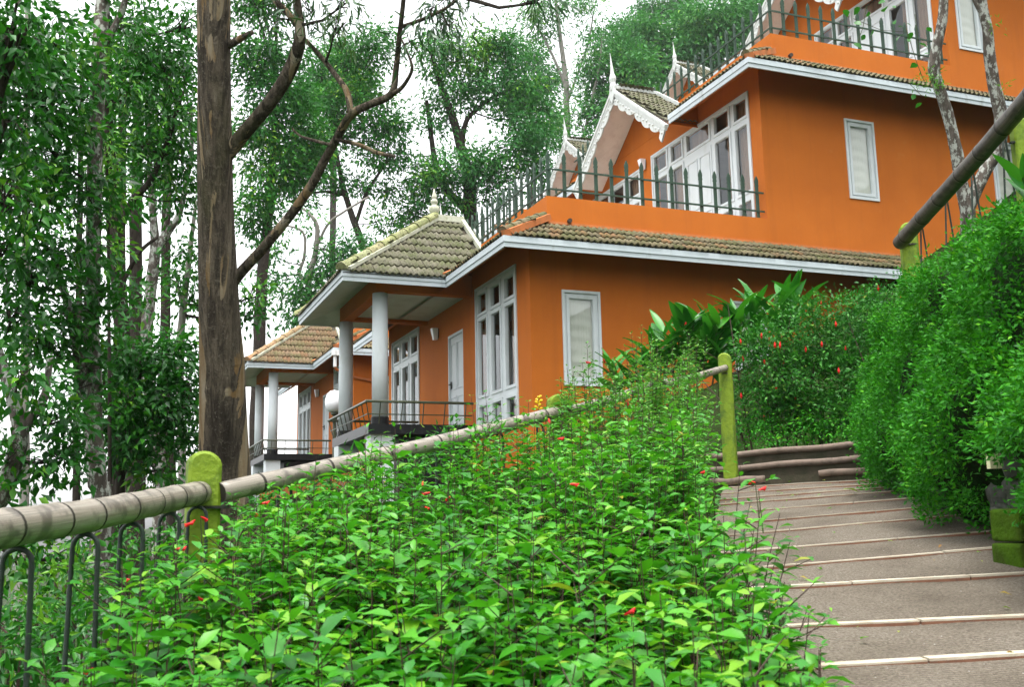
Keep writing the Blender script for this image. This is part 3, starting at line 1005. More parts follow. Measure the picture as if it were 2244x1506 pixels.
def house(O, label, storeys, near, tile_a, tile_p, group=None):
    h = thing('hillside_house', label, 'house', O, group)
    for s in range(storeys):
        sx, sz = SX * s, SZ * s
        first = s == 0
        # ---- walls
        if first:
            a_holes = [(0.65, 2.99, -0.2, 2.84), (3.86, 4.92, -0.05, 2.16), (7.22, 9.82, -0.15, 2.82)]
            b_holes = [(0.64, 1.435, 0.42, 2.23), (4.38, 5.175, 0.42, 2.235)]
        else:
            a_holes = [(0.39, 4.65, -0.15, 2.83), (5.24, 9.0, 0.8, 2.70)]
            b_holes = [(2.16, 2.955, 0.51, 2.33), (6.35, 7.15, 0.51, 2.33)] if s == 1 else [(0.33, 1.11, 0.33, 2.2), (4.1, 4.9, 0.4, 2.2)]
        wa = MB()
        wall_holes(wa, 'A', sx, 0.0, Y_END, sz + (-2.6 if first else -0.60), sz + 3.30, [(a, b, c + sz, d + sz) for a, b, c, d in a_holes], 0.22, 0, False)
        part('front_wall', wa, 'orange_plaster', h, False)
        wb = MB()
        wall_holes(wb, 'B', 0.0, sx, sx + B_LEN, sz + (-2.6 if first else -0.78), sz + 3.40, [(a + sx, b + sx, c + sz, d + sz) for a, b, c, d in b_holes], 0.22, 0, False)
        part('side_wall', wb, 'orange_plaster', h, False)
        we = MB()
        we.box(sx + 0.22, sx + B_LEN, Y_END - 0.2, Y_END - 0.002, sz - (2.6 if first else 0.6), sz + 3.38)
        part('end_wall', we, 'orange_plaster', h, False)
        it = MB()
        x0, x1, y0, y1, z0, z1 = sx + 0.23, sx + 5.0, 0.23, Y_END - 0.3, sz - 0.25, sz + 3.2
        it.add([(x0, y0, z0), (x1, y0, z0), (x1, y1, z0), (x0, y1, z0), (x0, y0, z1), (x1, y0, z1), (x1, y1, z1), (x0, y1, z1)],
               [(0, 3, 2, 1), (4, 5, 6, 7), (1, 2, 6, 5), (2, 3, 7, 6)])
        it.add([(x1, 0.9, z0), (sx + B_LEN, 0.9, z0), (sx + B_LEN, 0.9, z1), (x1, 0.9, z1)], [(0, 1, 2, 3)])
        part('room', it, 'interior', h, False)
        # ---- openings
        if first:
            w3 = [(0.78 + k * 0.745, 0.78 + k * 0.745 + 0.50) for k in range(3)]
            w3 = [(0.80, 1.28), (1.575, 2.065), (2.36, 2.84)]
            window(h, 'A', 0, 0.65, 2.99, -0.2, 2.84, w3, [(-0.075, 0.30), (0.55, 2.11), (2.285, 2.675)], 'curtain_brown', name='french_window')
            w4 = [(7.40, 7.93), (8.255, 8.785), (9.11, 9.64)]
            window(h, 'A', 0, 7.22, 9.82, -0.15, 2.82, w4, [(0.05, 1.98), (2.24, 2.66)], 'curtain_brown', name='french_window')
            door(h, 0.02, 3.86, 4.92, -0.05, 2.16)
        else:
            c5 = [(0.51, 0.96), (1.20, 1.76), (2.00, 2.96), (3.20, 3.69), (3.93, 4.53)]
            window(h, 'A', sx, 0.39, 4.65, sz - 0.15, sz + 2.83, c5, [(sz + 0.02, sz + 0.42), (sz + 0.66, sz + 2.12), (sz + 2.34, sz + 2.74)], 'curtain_brown', solid=[2], name='french_window')
            c4 = [(5.36, 5.95), (6.2, 6.85), (7.1, 7.75), (8.0, 8.85)]
            window(h, 'A', sx, 5.24, 9.0, sz + 0.8, sz + 2.70, c4, [(sz + 0.95, sz + 1.85), (sz + 2.1, sz + 2.58)], 'curtain_brown')
        for a, b, c, d in b_holes:
            window(h, 'B', 0, a + sx, b + sx, c + sz, d + sz, [(a + sx + 0.155, b + sx - 0.155)], [(c + sz + 0.16, d + sz - 0.16)], 'curtain_cream', folds='h')
        # ---- parapet of the terrace above
        p = MB()
        p.box(sx + XP, sx + SX - 0.002, 0.0, 0.16, sz + 3.402, sz + 4.04)
        p.box(sx + XP, sx + XP + 0.16, 0.162, Y_END, sz + 3.30, sz + 4.04)
        part('parapet', p, 'orange_plaster', h, False)
        fl = MB()
        fl.box(sx + XP + 0.162, sx + SX + 0.2, 0.162, Y_END, sz + 3.42, sz + 3.56)
        part('terrace_floor', fl, 'terrace_concrete', h, False)
        # ---- eaves: two-step fascia boards
        e = EAVE + 0.02
        if first:
            run = [(sx + B_LEN, -e), (sx - e, -e)][::-1]
            plan = [(-e, 11.0), (-e, 7.47), (-2.97, 7.47), (-2.97, 2.53), (-e, 2.53), (-e, -e), (sx + B_LEN, -e)]
            fa = boards(plan, 0.03, sz + 2.835, sz + 2.945)
            part('fascia', fa, 'fascia_paint', h, False)
            pl2 = [(-e + .02, 11.0), (-e + .02, 7.45), (-2.95, 7.45), (-2.95, 2.55), (-e + .02, 2.55), (-e + .02, -e + .02), (sx + B_LEN, -e + .02)]
            part('fascia', boards(pl2, 0.03, sz + 2.745, sz + 2.833), 'fascia_paint', h, False)
        else:
            for plan in ([(sx - e, 2.40), (sx - e, -e), (sx + B_LEN, -e)], [(sx - e, 11.0), (sx - e, 7.50)]):
                part('fascia', boards(plan, 0.03, sz + 2.835, sz + 2.945), 'fascia_paint', h, False)
                q = [(a + .02, b + (.02 if b < 0 else 0)) if a < sx + 5 else (a, b + .02) for a, b in plan]
                part('fascia', boards(q, 0.03, sz + 2.745, sz + 2.833), 'fascia_paint', h, False)
        # ---- soffits under the main eaves
        so = MB()
        i = 0.77
        so.add([(sx - i, -i, sz + 2.765), (sx + B_LEN, -i, sz + 2.765), (sx + B_LEN, 0, sz + 3.27), (sx, 0, sz + 3.27)], [(0, 1, 2, 3)])
        part('soffit', so, 'orange_plaster', h, False)
        spans = [(-i, 11)] if first else [(-i, 2.42), (7.48, 11)]
        for y0, y1 in spans:
            so = MB()
            so.add([(sx - i, y0, sz + 2.765), (sx, max(0, y0), sz + 3.27), (sx, y1, sz + 3.27), (sx - i, y1, sz + 2.765)], [(0, 1, 2, 3)])
            part('soffit', so, 'orange_plaster', h, False)
        # ---- skirt roofs
        zb, za = sz + ZB, sz + ZA
        deck = MB()
        deck.slab([(sx - EAVE, -EAVE, sz + ZE - 0.03), (sx + B_LEN, -EAVE, sz + ZE - 0.03), (sx + B_LEN, -0.002, zb - 0.03), (sx + 0.2, -0.002, zb - 0.03)], (0, 0, 0.02))
        hipc = [(sx - EAVE, -EAVE, sz + ZE - 0.03), (sx + 0.2, -0.002, zb - 0.03), (sx + XP - 0.002, 0.1, za - 0.04)]
        roof = part('skirt_roof', deck, 'step_dark', h, False)
        deck = MB()
        deck.slab(hipc + [(sx + XP - 0.002, 3.3 if first else 2.41, za - 0.04), (sx - EAVE, 2.45 if first else 2.41, sz + ZE - 0.03)], (0, 0, 0.02))
        part('skirt_roof', deck, 'step_dark', h, False)
        deck = MB()
        deck.slab([(sx - EAVE, 7.45 if first else 7.49, sz + ZE - 0.03), (sx + XP - 0.002, 6.6 if first else 7.49, za - 0.04), (sx + XP - 0.002, 11, za - 0.04), (sx - EAVE, 11, sz + ZE - 0.03)], (0, 0, 0.02))
        part('skirt_roof', deck, 'step_dark', h, False)
        d = Vector((0, EAVE, ZB - ZE))
        vl = d.length
        hk = (EAVE + 0.3) / vl
        n1 = lay_tiles(roof, (sx - EAVE, -EAVE - 0.02, sz + ZE), (1, 0, 0), d, B_LEN + EAVE, vl,
                       lambda u, v: u > v * hk + 0.02 and u < B_LEN + EAVE - 0.1 and v < vl - 0.02, tile_a, near == 2 and first)
        d2 = Vector((EAVE + XP, 0, ZA - ZE))
        vl2 = d2.length
        run_a = 3.4 if first else 2.5

        def ins(u, v, L=11 + EAVE, vl2=vl2, first=first):
            y = 11 - u
            x = -EAVE + v * (EAVE + XP) / vl2
            if v > vl2 - 0.02 or y < -EAVE + (x + EAVE) * 0.72:
                return False
            lim0 = 2.50 + (x + EAVE) * 0.72 if first else 2.34
            lim1 = 7.50 - (x + EAVE) * 0.72 if first else 7.56
            return y < lim0 or y > lim1
        lay_tiles(roof, (sx - EAVE - 0.02, 11, sz + ZE), (0, -1, 0), d2, 11 + EAVE, vl2, ins, tile_a, near == 2 and first)
        hp = MB()
        a, b = Vector((sx - EAVE + 0.05, -EAVE + 0.03, sz + ZE + 0.05)), Vector((sx + XP - 0.02, -0.02, sz + 3.60))
        hp.beam(a, b, 0.20, 0.12)
        part('hip_cap', hp, 'orange_trim', roof, False)
        ridge_run(roof, a + Vector((-0.05, 0.05, 0.04)), b + Vector((-0.03, 0.05, 0.05)), 'tile_mossy', 0.085, 5)
        fb = MB()
        fb.beam((sx + XP, -0.012, zb + 0.035), (sx + B_LEN, -0.012, zb + 0.035), 0.024, 0.05)
        part('mortar_fillet', fb, 'orange_trim', roof, False)
        dp = MB()
        dp.tube([(sx + 0.85, 0.02, zb + 0.10), (sx + 0.82, -0.10, zb + 0.085)], 0.045, 8)
        part('drain_spout', dp, 'pipe_dark', h, False)
        if not first:
            gable(h, sx, sz, False, 'tile_grey')
    # ---- veranda
    pr = MB()
    A, B_, C, D = (-2.95, 2.53, 2.90), (-0.30, 5.0, 4.87), (XP - 0.01, 5.0, 4.87), (XP - 0.01, 2.53, 2.90)
    A2, D2 = (-2.95, 7.47, 2.90), (XP - 0.01, 7.47, 2.90)
    Wc = (-0.78, 2.53, 2.90)
    pr.slab([A, Wc, (XP - 0.01, 3.35, 3.56), C, B_], (0, 0, 0.02))
    pr.slab([B_, C, (XP - 0.01, 6.65, 3.56), (-0.78, 7.47, 2.90), A2], (0, 0, 0.02))
    pr.slab([A, B_, A2], (0, 0, 0.02))
    proof = part('veranda_roof', pr, 'step_dark', h, False)
    d = Vector((0, 2.47, 1.97))
    vl = d.length
    k = vl / 2.47
    poly = [(0.0, 0.0), (2.15, 0.0), (2.95 + XP - .08, 0.9 * k), (2.95 + XP - .08, vl - .03), (2.68, vl - .03)]
    lay_tiles(proof, (-2.95, 2.50, 2.93), (1, 0, 0), d, 3.4, vl, in_poly(poly), tile_p, True, 0.40)
    d3 = Vector((2.65, 0, 1.97))
    v3 = d3.length
    lay_tiles(proof, (-2.98, 7.47, 2.93), (0, -1, 0), d3, 4.94, v3, lambda u, v: v * 2.47 / v3 + .05 < u < 4.94 - v * 2.47 / v3 - .05 and v < v3, tile_p, False, 0.40)
    for ya, yb in ((2.53, 4.97), (7.47, 5.03)):
        hb = MB()
        hb.beam((-2.90, ya, 2.98), (-0.30, yb, 4.93), 0.26, 0.07)
        part('hip_mortar', hb, 'cream_plaster', proof, False)
        ridge_run(proof, (-2.98, ya, 2.98), (-0.26, yb, 5.00), 'ridge_lime' if near == 2 else 'ridge_clay', 0.115, 8)
    rb = MB()
    rb.box(-0.42, XP + 0.02, 4.86, 5.14, 4.88, 5.03)
    rb.beam((XP - 0.01, 3.30, 3.64), (XP - 0.01, 4.99, 5.0), 0.09, 0.10)
    rb.beam((XP - 0.01, 6.70, 3.64), (XP - 0.01, 5.01, 5.0), 0.09, 0.10)
    part('ridge_cap', rb, 'cream_plaster', proof, False)
    eb = MB()
    eb.slab([(XP - 0.06, 3.3, 3.5), (XP - 0.06, 6.7, 3.5), (XP - 0.06, 5.0, 4.85)], (0.04, 0, 0))
    part('roof_end', eb, 'cream_plaster', proof, False)
    fn = MB()
    fn.lathe([(0.08, 0), (0.06, 0.03), (0.115, 0.09), (0.135, 0.15), (0.11, 0.22), (0.05, 0.265), (0.07, 0.29), (0.09, 0.335), (0.07, 0.38), (0.04, 0.405), (0.06, 0.43), (0.062, 0.46), (0.045, 0.50), (0.03, 0.56), (0.006, 0.66)], (-0.28, 5.0, 5.03), 16)
    part('finial', fn, 'cream_plaster', proof, False, smooth=True)
    rt = MB()
    rt.beam((-EAVE - 0.02, 2.50, 3.01), (-EAVE + 0.55, 2.50 + 0.55 * .72, 3.31), 0.14, 0.08)
    part('valley_trim', rt, 'orange_trim', proof, False)
    # soffit, beams, ceiling, columns
    vs = MB()
    o_, i_ = (-2.93, 2.57, 7.43), (-2.10, 3.22, 6.78)
    vs.add([(o_[0], o_[1], 2.762), (-0.80, o_[1], 2.762), (-0.80, i_[1], 3.06), (i_[0], i_[1], 3.06), (o_[0], o_[2], 2.762), (i_[0], i_[2], 3.06), (-0.80, o_[2], 2.762), (-0.80, i_[2], 3.06)],
           [(0, 1, 2, 3), (0, 3, 5, 4), (4, 5, 7, 6)])
    part('veranda_soffit', vs, 'soffit_white', h, False)
    bm = MB()
    bm.box(-2.10, -1.88, 3.22, 6.78, 2.70, 3.2)
    bm.box(-1.878, -0.001, 3.22, 3.44, 2.74, 3.2)
    bm.box(-1.878, -0.001, 6.46, 6.68, 2.74, 3.2)
    part('veranda_beam', bm, 'orange_plaster', h, False)
    cl = MB()
    cl.box(-1.877, -0.002, 3.442, 6.458, 2.82, 2.86)
    part('veranda_ceiling', cl, 'soffit_white', h, False)
    for cy in (3.33, 6.57):
        c = MB()
        c.lathe([(0.165, 0.10), (0.165, 1.3), (0.16, 2.70)], (-1.99, cy, 0), 28)
        o = part('column', c, 'white_paint', h, False, smooth=True)
        bs = MB()
        bs.lathe([(0.185, -0.05), (0.185, 0.11), (0.17, 0.118)], (-1.99, cy, 0), 24)
        part('column_base', bs, 'black_tile', o, False)
    sl = MB()
    sl.slab([(-2.29, 3.08, -0.24), (-0.001, 3.08, -0.24), (-0.001, 6.95, -0.24), (-2.22, 6.95, -0.24)], (0, 0, 0.20))
    slab_ = part('veranda_slab', sl, 'black_tile', h, False)
    for k in range(5):
        j = MB()
        j.box(-2.29 + 0.45 * (k + 1), -2.285 + 0.45 * (k + 1), 3.072, 3.078, -0.235, -0.045)
        part('joint', j, 'iron_dark', slab_, False)
    for cy in (3.42, 6.5):
        q = MB()
        q.box(-2.22, -1.74, cy - 0.24, cy + 0.24, -2.8, -0.242)
        part('pier', q, 'white_paint', h, False)
    q = MB()
    q.box(-1.60, -0.02, 3.3, 6.7, -2.6, -0.30)
    part('plinth', q, 'black_tile', h, False)
    return h


H1 = Vector((7.2, 17.25, 2.05))
H2 = H1 + Vector((0, 14.5, 0.38))
house1 = house(H1, 'near orange hillside house with mossy tiled roofs and a white columned veranda', 3, 2, 'tile_mossy', 'tile_grey')
house2 = house(H2, 'far orange hillside house with terracotta veranda roof behind the big tree trunk', 4, 1, 'tile_clay', 'tile_clay')
# gutter corner and downpipe of the far house
g = MB()
g.box(-0.86, -0.66, -0.86, -0.66, 2.70, 2.86)
g.tube([(-0.76, -0.76, 2.70), (-0.76, -0.76, 2.35)], 0.055, 10)
part('gutter', g, 'pipe_white', house2, False)
g = MB()
g.tube([(-0.76, -0.76, 2.36), (-0.70, -0.70, 2.28), (-0.06, -0.05, 2.16), (0.6, -0.05, 2.06)], 0.045, 8)
part('downpipe', g, 'orange_trim', house2, False)

# ---------------------------------------------------------------- picket fences on the terraces
PICKET = {}


def picket_mesh(ax):
    if ax not in PICKET:
        mb = MB()
        w = 0.031
        prof = [(-w, 0.02), (w, 0.02), (w, 0.70), (w + .008, 0.70), (w + .008, 0.735), (w, 0.74), (w + .010, 0.80), (w + .004, 0.84), (0, 0.925), (-w - .004, 0.84), (-w - .010, 0.80), (-w, 0.74), (-w - .008, 0.735), (-w - .008, 0.70), (-w, 0.70)]
        if ax == 'B':
            mb.slab([(a, -0.02, z) for a, z in prof], (0, 0.04, 0))
        else:
            mb.slab([(-0.02, -a, z) for a, z in prof], (0.04, 0, 0))
        PICKET[ax] = mb.mesh('picket', 'picket_green')
    return PICKET[ax]


def fence(O, s, label):
    base = O + Vector((SX * s + XP + 0.08, 0.08, SZ * s + 4.04))
    t = thing('picket_fence', label, 'fence', base, 'green picket fences on the house terraces')
    n = 15
    for k in range(n):
        o = link('picket', picket_mesh('B'), t, (k * 0.338, 0, 0))
    m = 30
    for k in range(1, m):
        o = link('picket', picket_mesh('A'), t, (0, k * 0.338, 0))
    for z in (0.16, 0.56):
        for seg in (((-0.02, -0.03, z), (SX - XP - 0.10, -0.03, z)), ((-0.03, 0.0, z), (-0.03, Y_END - 0.15, z))):
            r = MB()
            r.beam(seg[0], seg[1], 0.022, 0.035)
            part('rail', r, 'picket_green', t, False)


fence(H1, 0, 'green picket fence on the near house terrace with the yellow chair')
fence(H1, 1, 'green picket fence on the upper terrace of the near house at top right')
fence(H2, 0, 'dull green picket fence just behind the near veranda roof finial')
fence(H2, 1, 'dull green picket fence beside the smaller white gable of the far house')
fence(H2, 2, 'dull green picket fence by the topmost white spire of the far house')

# ---------------------------------------------------------------- veranda railings


def veranda_railing(O, label):
    t = thing('veranda_railing', label, 'railing', O, 'low leaning metal railings of the verandas')
    near = [(-0.10, 2.96, 0.40), (-2.36, 2.96, 0.40)]
    far = [(-2.36, 2.96, 0.40), (-2.30, 7.02, 0.40)]
    mb = MB()
    mb.tube(near + [far[1]], 0.030, 8)
    mb.tube([(-2.30, 7.02, 0.40), (-0.10, 7.02, 0.40)], 0.030, 8)
    part('top_rail', mb, 'rail_olive', t, False)
    mb = MB()
    mb.tube([(-0.10, 3.03, 0.15), (-2.32, 3.03, 0.15), (-2.26, 6.98, 0.15)], 0.012, 6)
    part('lower_rail', mb, 'rail_olive', t, False)
    for k in range(5):
        f = k / 4.4
        b = MB()
        b.tube([(-0.25 - 2.0 * f, 2.97, 0.40), (-0.25 - 2.0 * f, 3.10, -0.04)], 0.012, 6)
        part('bar', b, 'rail_olive', t, False)
    for k in range(10):
        f = k / 9
        b = MB()
        b.tube([(-2.355 + 0.055 * f, 3.0 + 4.0 * f, 0.40), (-2.25 + 0.06 * f, 3.12 + 3.8 * f, -0.04)], 0.012, 6)
        part('bar', b, 'rail_olive', t, False)


veranda_railing(H1, 'low olive metal railing around the black veranda slab of the near house')
veranda_railing(H2, 'low dark metal railing around the veranda of the far house, right of the tree trunk')

# ---------------------------------------------------------------- wall lamps, yellow chair, globe lamp


def wall_lamp(P, label):
    t = thing('wall_lamp', label, 'lamp', P, 'square wall lamps')
    mb = MB()
    mb.box(-0.03, 0.0, -0.07, 0.07, -0.10, 0.12)
    part('back_plate', mb, 'pipe_dark', t, False)
    mb = MB()
    a, b = [], []
    for z, w, x in ((-0.14, 0.065, -0.12), (0.13, 0.10, -0.17)):
        a += [(-0.032, -w, z), (-0.032, w, z), (x, w * 0.8, z), (x, -w * 0.8, z)]
    mb.add(a, [(0, 1, 2, 3), (7, 6, 5, 4), (0, 4, 5, 1), (1, 5, 6, 2), (2, 6, 7, 3), (3, 7, 4, 0)])
    part('shade', mb, 'lamp_glass', t, False)


wall_lamp(H1 + Vector((0, 5.66, 2.35)), 'white wall lamp beside the white door of the near veranda')
wall_lamp(H2 + Vector((0, 5.66, 2.35)), 'white wall lamp on the veranda wall of the far house')
wall_lamp(H1 + Vector((SX, 5.0, SZ + 2.72)), 'white wall lamp on the upper wall beneath the large white gable')

t = thing('terrace_chair', 'yellow slatted armchair on the lowest terrace behind the green picket fence', 'chair', H1 + Vector((4.3, 3.9, 3.56)))
mb = MB()
mb.beam((-0.28, 0.05, 0.42), (0.28, 0.05, 0.36), 0.5, 0.05)
part('seat', mb, 'yellow_plastic', t, False)
for k in range(5):
    mb = MB()
    mb.beam((0.26, -0.20 + k * 0.12, 0.38), (0.52, -0.20 + k * 0.12, 1.02), 0.10, 0.03, (1, 0, 0.4))
    part('back_slat', mb, 'yellow_plastic', t, False)
for yy in (-0.26, 0.36):
    mb = MB()
    mb.beam((-0.30, yy, 0.62), (0.40, yy, 0.60), 0.09, 0.035)
    part('armrest', mb, 'yellow_plastic', t, False)
    for xx in (-0.26, 0.30):
        mb = MB()
        mb.beam((xx, yy, 0.0), (xx, yy, 0.60), 0.06, 0.05, (1, 0, 0))
        part('leg', mb, 'yellow_plastic', t, False)

lp = at(733, 905, 27.3)
t = thing('globe_lamp', 'white mushroom globe lamp on a dark green pole between the two verandas', 'lamp', (lp.x, lp.y, lp.z - 3.4))
mb = MB()
mb.lathe([(0.06, 0.0), (0.05, 0.3), (0.045, 1.2), (0.05, 2.2), (0.045, 3.32), (0.10, 3.36), (0.10, 3.42)], (0, 0, 0), 12)
part('pole', mb, 'rail_olive', t, False)
mb = MB()
mb.lathe([(0.14, 3.42), (0.22, 3.50), (0.25, 3.60), (0.255, 3.68), (0.235, 3.80), (0.19, 3.91), (0.11, 3.98), (0.02, 4.0)], (0, 0, 0), 20)
part('globe', mb, 'lamp_glass', t, False, smooth=True)

# ================================================================ terrain, ramp, steps
CTRL = []
for lat, dep, z in ((0, 0, -0.97), (0.5, 2, -0.93), (-0.6, 2, -0.98), (-0.5, 3.5, -0.88), (0.3, 4.5, -0.72), (0.6, 6, -0.40), (0.3, 6.9, -0.28), (1.0, 7.3, -0.08), (1.6, 8.8, 0.28), (1.2, 8.7, 0.2), (2.0, 10.2, 0.55),
                    (1.4, -2, -1.0), (2.3, 1, -0.85), (1.6, 3.4, -0.62), (1.9, 5.4, -0.33), (2.5, 8, 0.0), (2.8, 9.6, 0.16), (3.0, 11, 0.55), (3.2, 12.2, 0.66), (5, 12, 0.9),
                    (-1.35, 4.4, -0.95), (-1.7, 3.1, -1.05), (-1.9, 1.5, -1.3), (-2.6, 3.5, -1.75), (-3.2, 6.5, -1.9), (-2.9, 10, -1.7), (0.0, 9.5, -0.75), (1.4, 12, -0.1), (-0.5, 14, -0.6),
                    (3.6, 7.2, 1.35), (3.4, 5.0, 1.5), (4.4, 9.5, 1.25), (5.5, 6, 1.9), (4.5, 2, 1.9), (6, -2, 2.2), (7.5, 9, 2.6), (3.6, 14, 0.95), (5.5, 15, 1.7)):
    p = ld(lat, dep)
    CTRL.append((p.x, p.y, z))
CTRL += [(7.0, 15.8, 0.75), (9, 16, 1.75), (12, 16, 3.1), (15, 15.5, 4.6), (20, 15, 7.6), (11, 11, 2.3), (14, 9, 4.4), (18, 4, 7.2),
         (5.0, 21, 0.15), (5.0, 27, 0.0), (9, 22, 1.2), (12, 22, 2.2), (18, 24, 7.0), (26, 24, 12), (5, 36, 0.5), (9, 36, 1.4), (18, 38, 7.2), (26, 38, 12),
         (2, 20, -1.6), (0, 26, -3.0), (-3, 12, -4.0), (-6, 6, -4.8), (-6, 0, -4.2), (-10, 10, -8.0), (-8, 22, -8), (-16, 4, -11), (-18, 20, -14), (-14, 40, -11), (0, 42, -2.6),
         (-30, 10, -22), (-30, 50, -23), (-60, 20, -40), (-60, 90, -40), (-120, 40, -62), (-110, 180, -60), (-220, 60, -75), (-200, 320, -70), (-60, 260, -42), (0, 90, -4), (0, 160, -6),
         (40, 24, 20), (40, 60, 21), (60, 30, 31), (60, 110, 30), (100, 60, 48), (140, 140, 58), (0, -30, -3), (-30, -30, -20), (40, -20, 18), (-120, -60, -58), (120, -60, 50), (220, 100, 66), (60, 300, 22), (250, 350, 60), (-350, 0, -82), (-350, 450, -80)]
CP = np.array(CTRL)


def tps(r2):
    return 0.5 * r2 * np.log(np.maximum(r2, 1e-9))


_n = len(CP)
_r2 = ((CP[:, None, :2] - CP[None, :, :2]) ** 2).sum(-1)
_K = np.zeros((_n + 3, _n + 3))
_K[:_n, :_n] = tps(_r2) + np.eye(_n) * 0.4
_K[:_n, _n:] = np.column_stack([np.ones(_n), CP[:, :2]])
_K[_n:, :_n] = _K[:_n, _n:].T
_W = np.linalg.solve(_K, np.concatenate([CP[:, 2], np.zeros(3)]))


def ground(x, y):
    x = np.asarray(x, float)
    y = np.asarray(y, float)
    r2 = (x[..., None] - CP[:, 0]) ** 2 + (y[..., None] - CP[:, 1]) ** 2
    return tps(r2) @ _W[:_n] + _W[_n] + _W[_n + 1] * x + _W[_n + 2] * y


def gz(p):
    return float(ground(p[0], p[1]))


m, nt, b = nt_new('hill_ground')
v = coords(nt)
c = ramp(nt, [(0.3, (0.020, 0.016, 0.008)), (0.5, (0.018, 0.034, 0.008)), (0.7, (0.028, 0.060, 0.012))], noise(nt, v, 0.6, 8, 0.7))
nt.links.new(c, b.inputs['Base Color'])
b.inputs['Roughness'].default_value = 0.95
b.inputs['Specular IOR Level'].default_value = 0.05
bump(nt, b, noise(nt, v, 8, 6, 0.7), 0.8, 0.1)

# the ramp as measured: both ends of every tile strip across it (pixel, distance)
STRIPS = [((1758, 1467), (2244, 1438), 3.43, 0.00), ((1691, 1378), (2244, 1355), 4.01, 0.02), ((1573, 1298), (2244, 1261), 4.83, 0.05), ((1562, 1256), (2199, 1203), 5.47, 0.08),
          ((1640, 1210), (2184, 1166), 6.08, 0.10), ((1710, 1166), (2134, 1128), 6.87, 0.15), ((1695, 1141), (2057, 1111), 7.48, 0.20), ((1695, 1118), (1998, 1094), 8.10, 0.25),
          ((1651, 1102), (1970, 1078), 8.74, 0.30), ((1562, 1098), (1940, 1070), 9.10, 0.32), ((1562, 1085), (1928, 1062), 9.48, 0.35), ((1562, 1072), (1928, 1053), 9.90, 0.38)]
L_EDGE = [(-2.5, 0.75), (3.4, 0.80), (5.4, 0.98), (7.0, 1.30), (8.5, 1.62), (10.6, 2.12)]
R_EDGE = [(-2.5, 2.9), (3.0, 2.55), (4.6, 2.62), (5.4, 2.72), (7.3, 3.08), (9.4, 3.50), (10.2, 3.7)]


def edge_lat(E, dep):
    return float(np.interp(dep, [e[0] for e in E], [e[1] for e in E]))


rows = []
for (xl, yl), (xr, yr), d, k in STRIPS:
    a, b_ = at(xl, yl, d + k), at(xr, yr, d - k)
    ends = []
    for E in (L_EDGE, R_EDGE):
        t = 0.0
        for _ in range(12):
            q = a + (b_ - a) * t
            lat, dep = to_ld(q)
            la, da = to_ld(a)
            lb, db = to_ld(b_)
            t += (edge_lat(E, dep) - lat) / (lb - la)
        ends.append(a + (b_ - a) * t)
    rows.append((ends[0], ends[1]))
# carry the surface on towards and past the camera
pre = []
for dep in (-2.2, 0.4, 2.2):
    f = (3.43 - dep)
    z = rows[0][0].z
    pre.append((ld(edge_lat(L_EDGE, dep), dep, z - 0.10 * f), ld(edge_lat(R_EDGE, dep), dep, rows[0][1].z - 0.10 * f)))
la, lb = rows[-1]
dv = (rows[-1][0] - rows[-3][0]) * 0.9, (rows[-1][1] - rows[-3][1]) * 0.9
surf = pre + rows + [(la + dv[0], lb + dv[1])]
run = [0.0]
for k in range(1, len(surf)):
    run.append(run[-1] + ((surf[k][0] + surf[k][1]) / 2 - (surf[k - 1][0] + surf[k - 1][1]) / 2).length)
NX = 24
NS = 6
vs, fs, rv = [], [], []
prof = []
for k in range(len(surf) - 1):
    for q in range(NS):
        t = q / NS
        prof.append((surf[k][0].lerp(surf[k + 1][0], t), surf[k][1].lerp(surf[k + 1][1], t), run[k] + (run[k + 1] - run[k]) * t))
prof.append((*surf[-1], run[-1]))
for a, b_, s in prof:
    for i in range(NX + 1):
        p = a.lerp(b_, i / NX)
        vs.append((p.x, p.y, p.z + 0.006 * math.sin(p.x * 9 + p.y * 4) * math.sin(p.y * 7)))
        rv.append(s)
for j in range(len(prof) - 1):
    for i in range(NX):
        fs.append((j * (NX + 1) + i, j * (NX + 1) + i + 1, (j + 1) * (NX + 1) + i + 1, (j + 1) * (NX + 1) + i))
mb = MB()
mb.add(vs, fs)
path = struct('path', mb, 'ramp_concrete', True)
a_ = path.data.attributes.new('run', 'FLOAT', 'POINT')
a_.data.foreach_set('value', rv)

for k, (a, b_) in enumerate(rows):
    L = (b_ - a).length
    n = max(2, round(L / 0.62))
    u = (b_ - a).normalized()
    fwd = Vector((0, 0, 1)).cross(u).normalized()
    cuts = [0.0] + sorted(min(0.96, max(0.04, (i + random.uniform(-.2, .2)) / n)) for i in range(1, n)) + [1.0]
    for i in range(n):
        p, q = a + u * (cuts[i] * L + 0.004), a + u * (cuts[i + 1] * L - 0.004)
        mb = MB()
        w = 0.062
        j = random.uniform(-.004, .004)
        z1 = 0.016 + random.uniform(-.003, .004)
        pts = [p - fwd * (w / 2 + j), q - fwd * (w / 2 + j), q + fwd * (w / 2 + j), p + fwd * (w / 2 + j)]
        lo = [c + Vector((0, 0, -0.02)) for c in pts]
        md = [c + Vector((0, 0, 0.0045)) for c in pts]
        hi = [c.lerp((p + q) / 2, 0.0) + Vector((0, 0, z1 * 0.72)) for c in pts]
        mb.add(md + hi, [(4, 5, 6, 7), (0, 1, 5, 4), (1, 2, 6, 5), (2, 3, 7, 6), (3, 0, 4, 7)], 0)
        mb.add(lo + md, [(0, 1, 5, 4), (1, 2, 6, 5), (2, 3, 7, 6), (3, 0, 4, 7)], 1)
        part('tile_strip', mb, ['strip_top', 'strip_brick'], path)

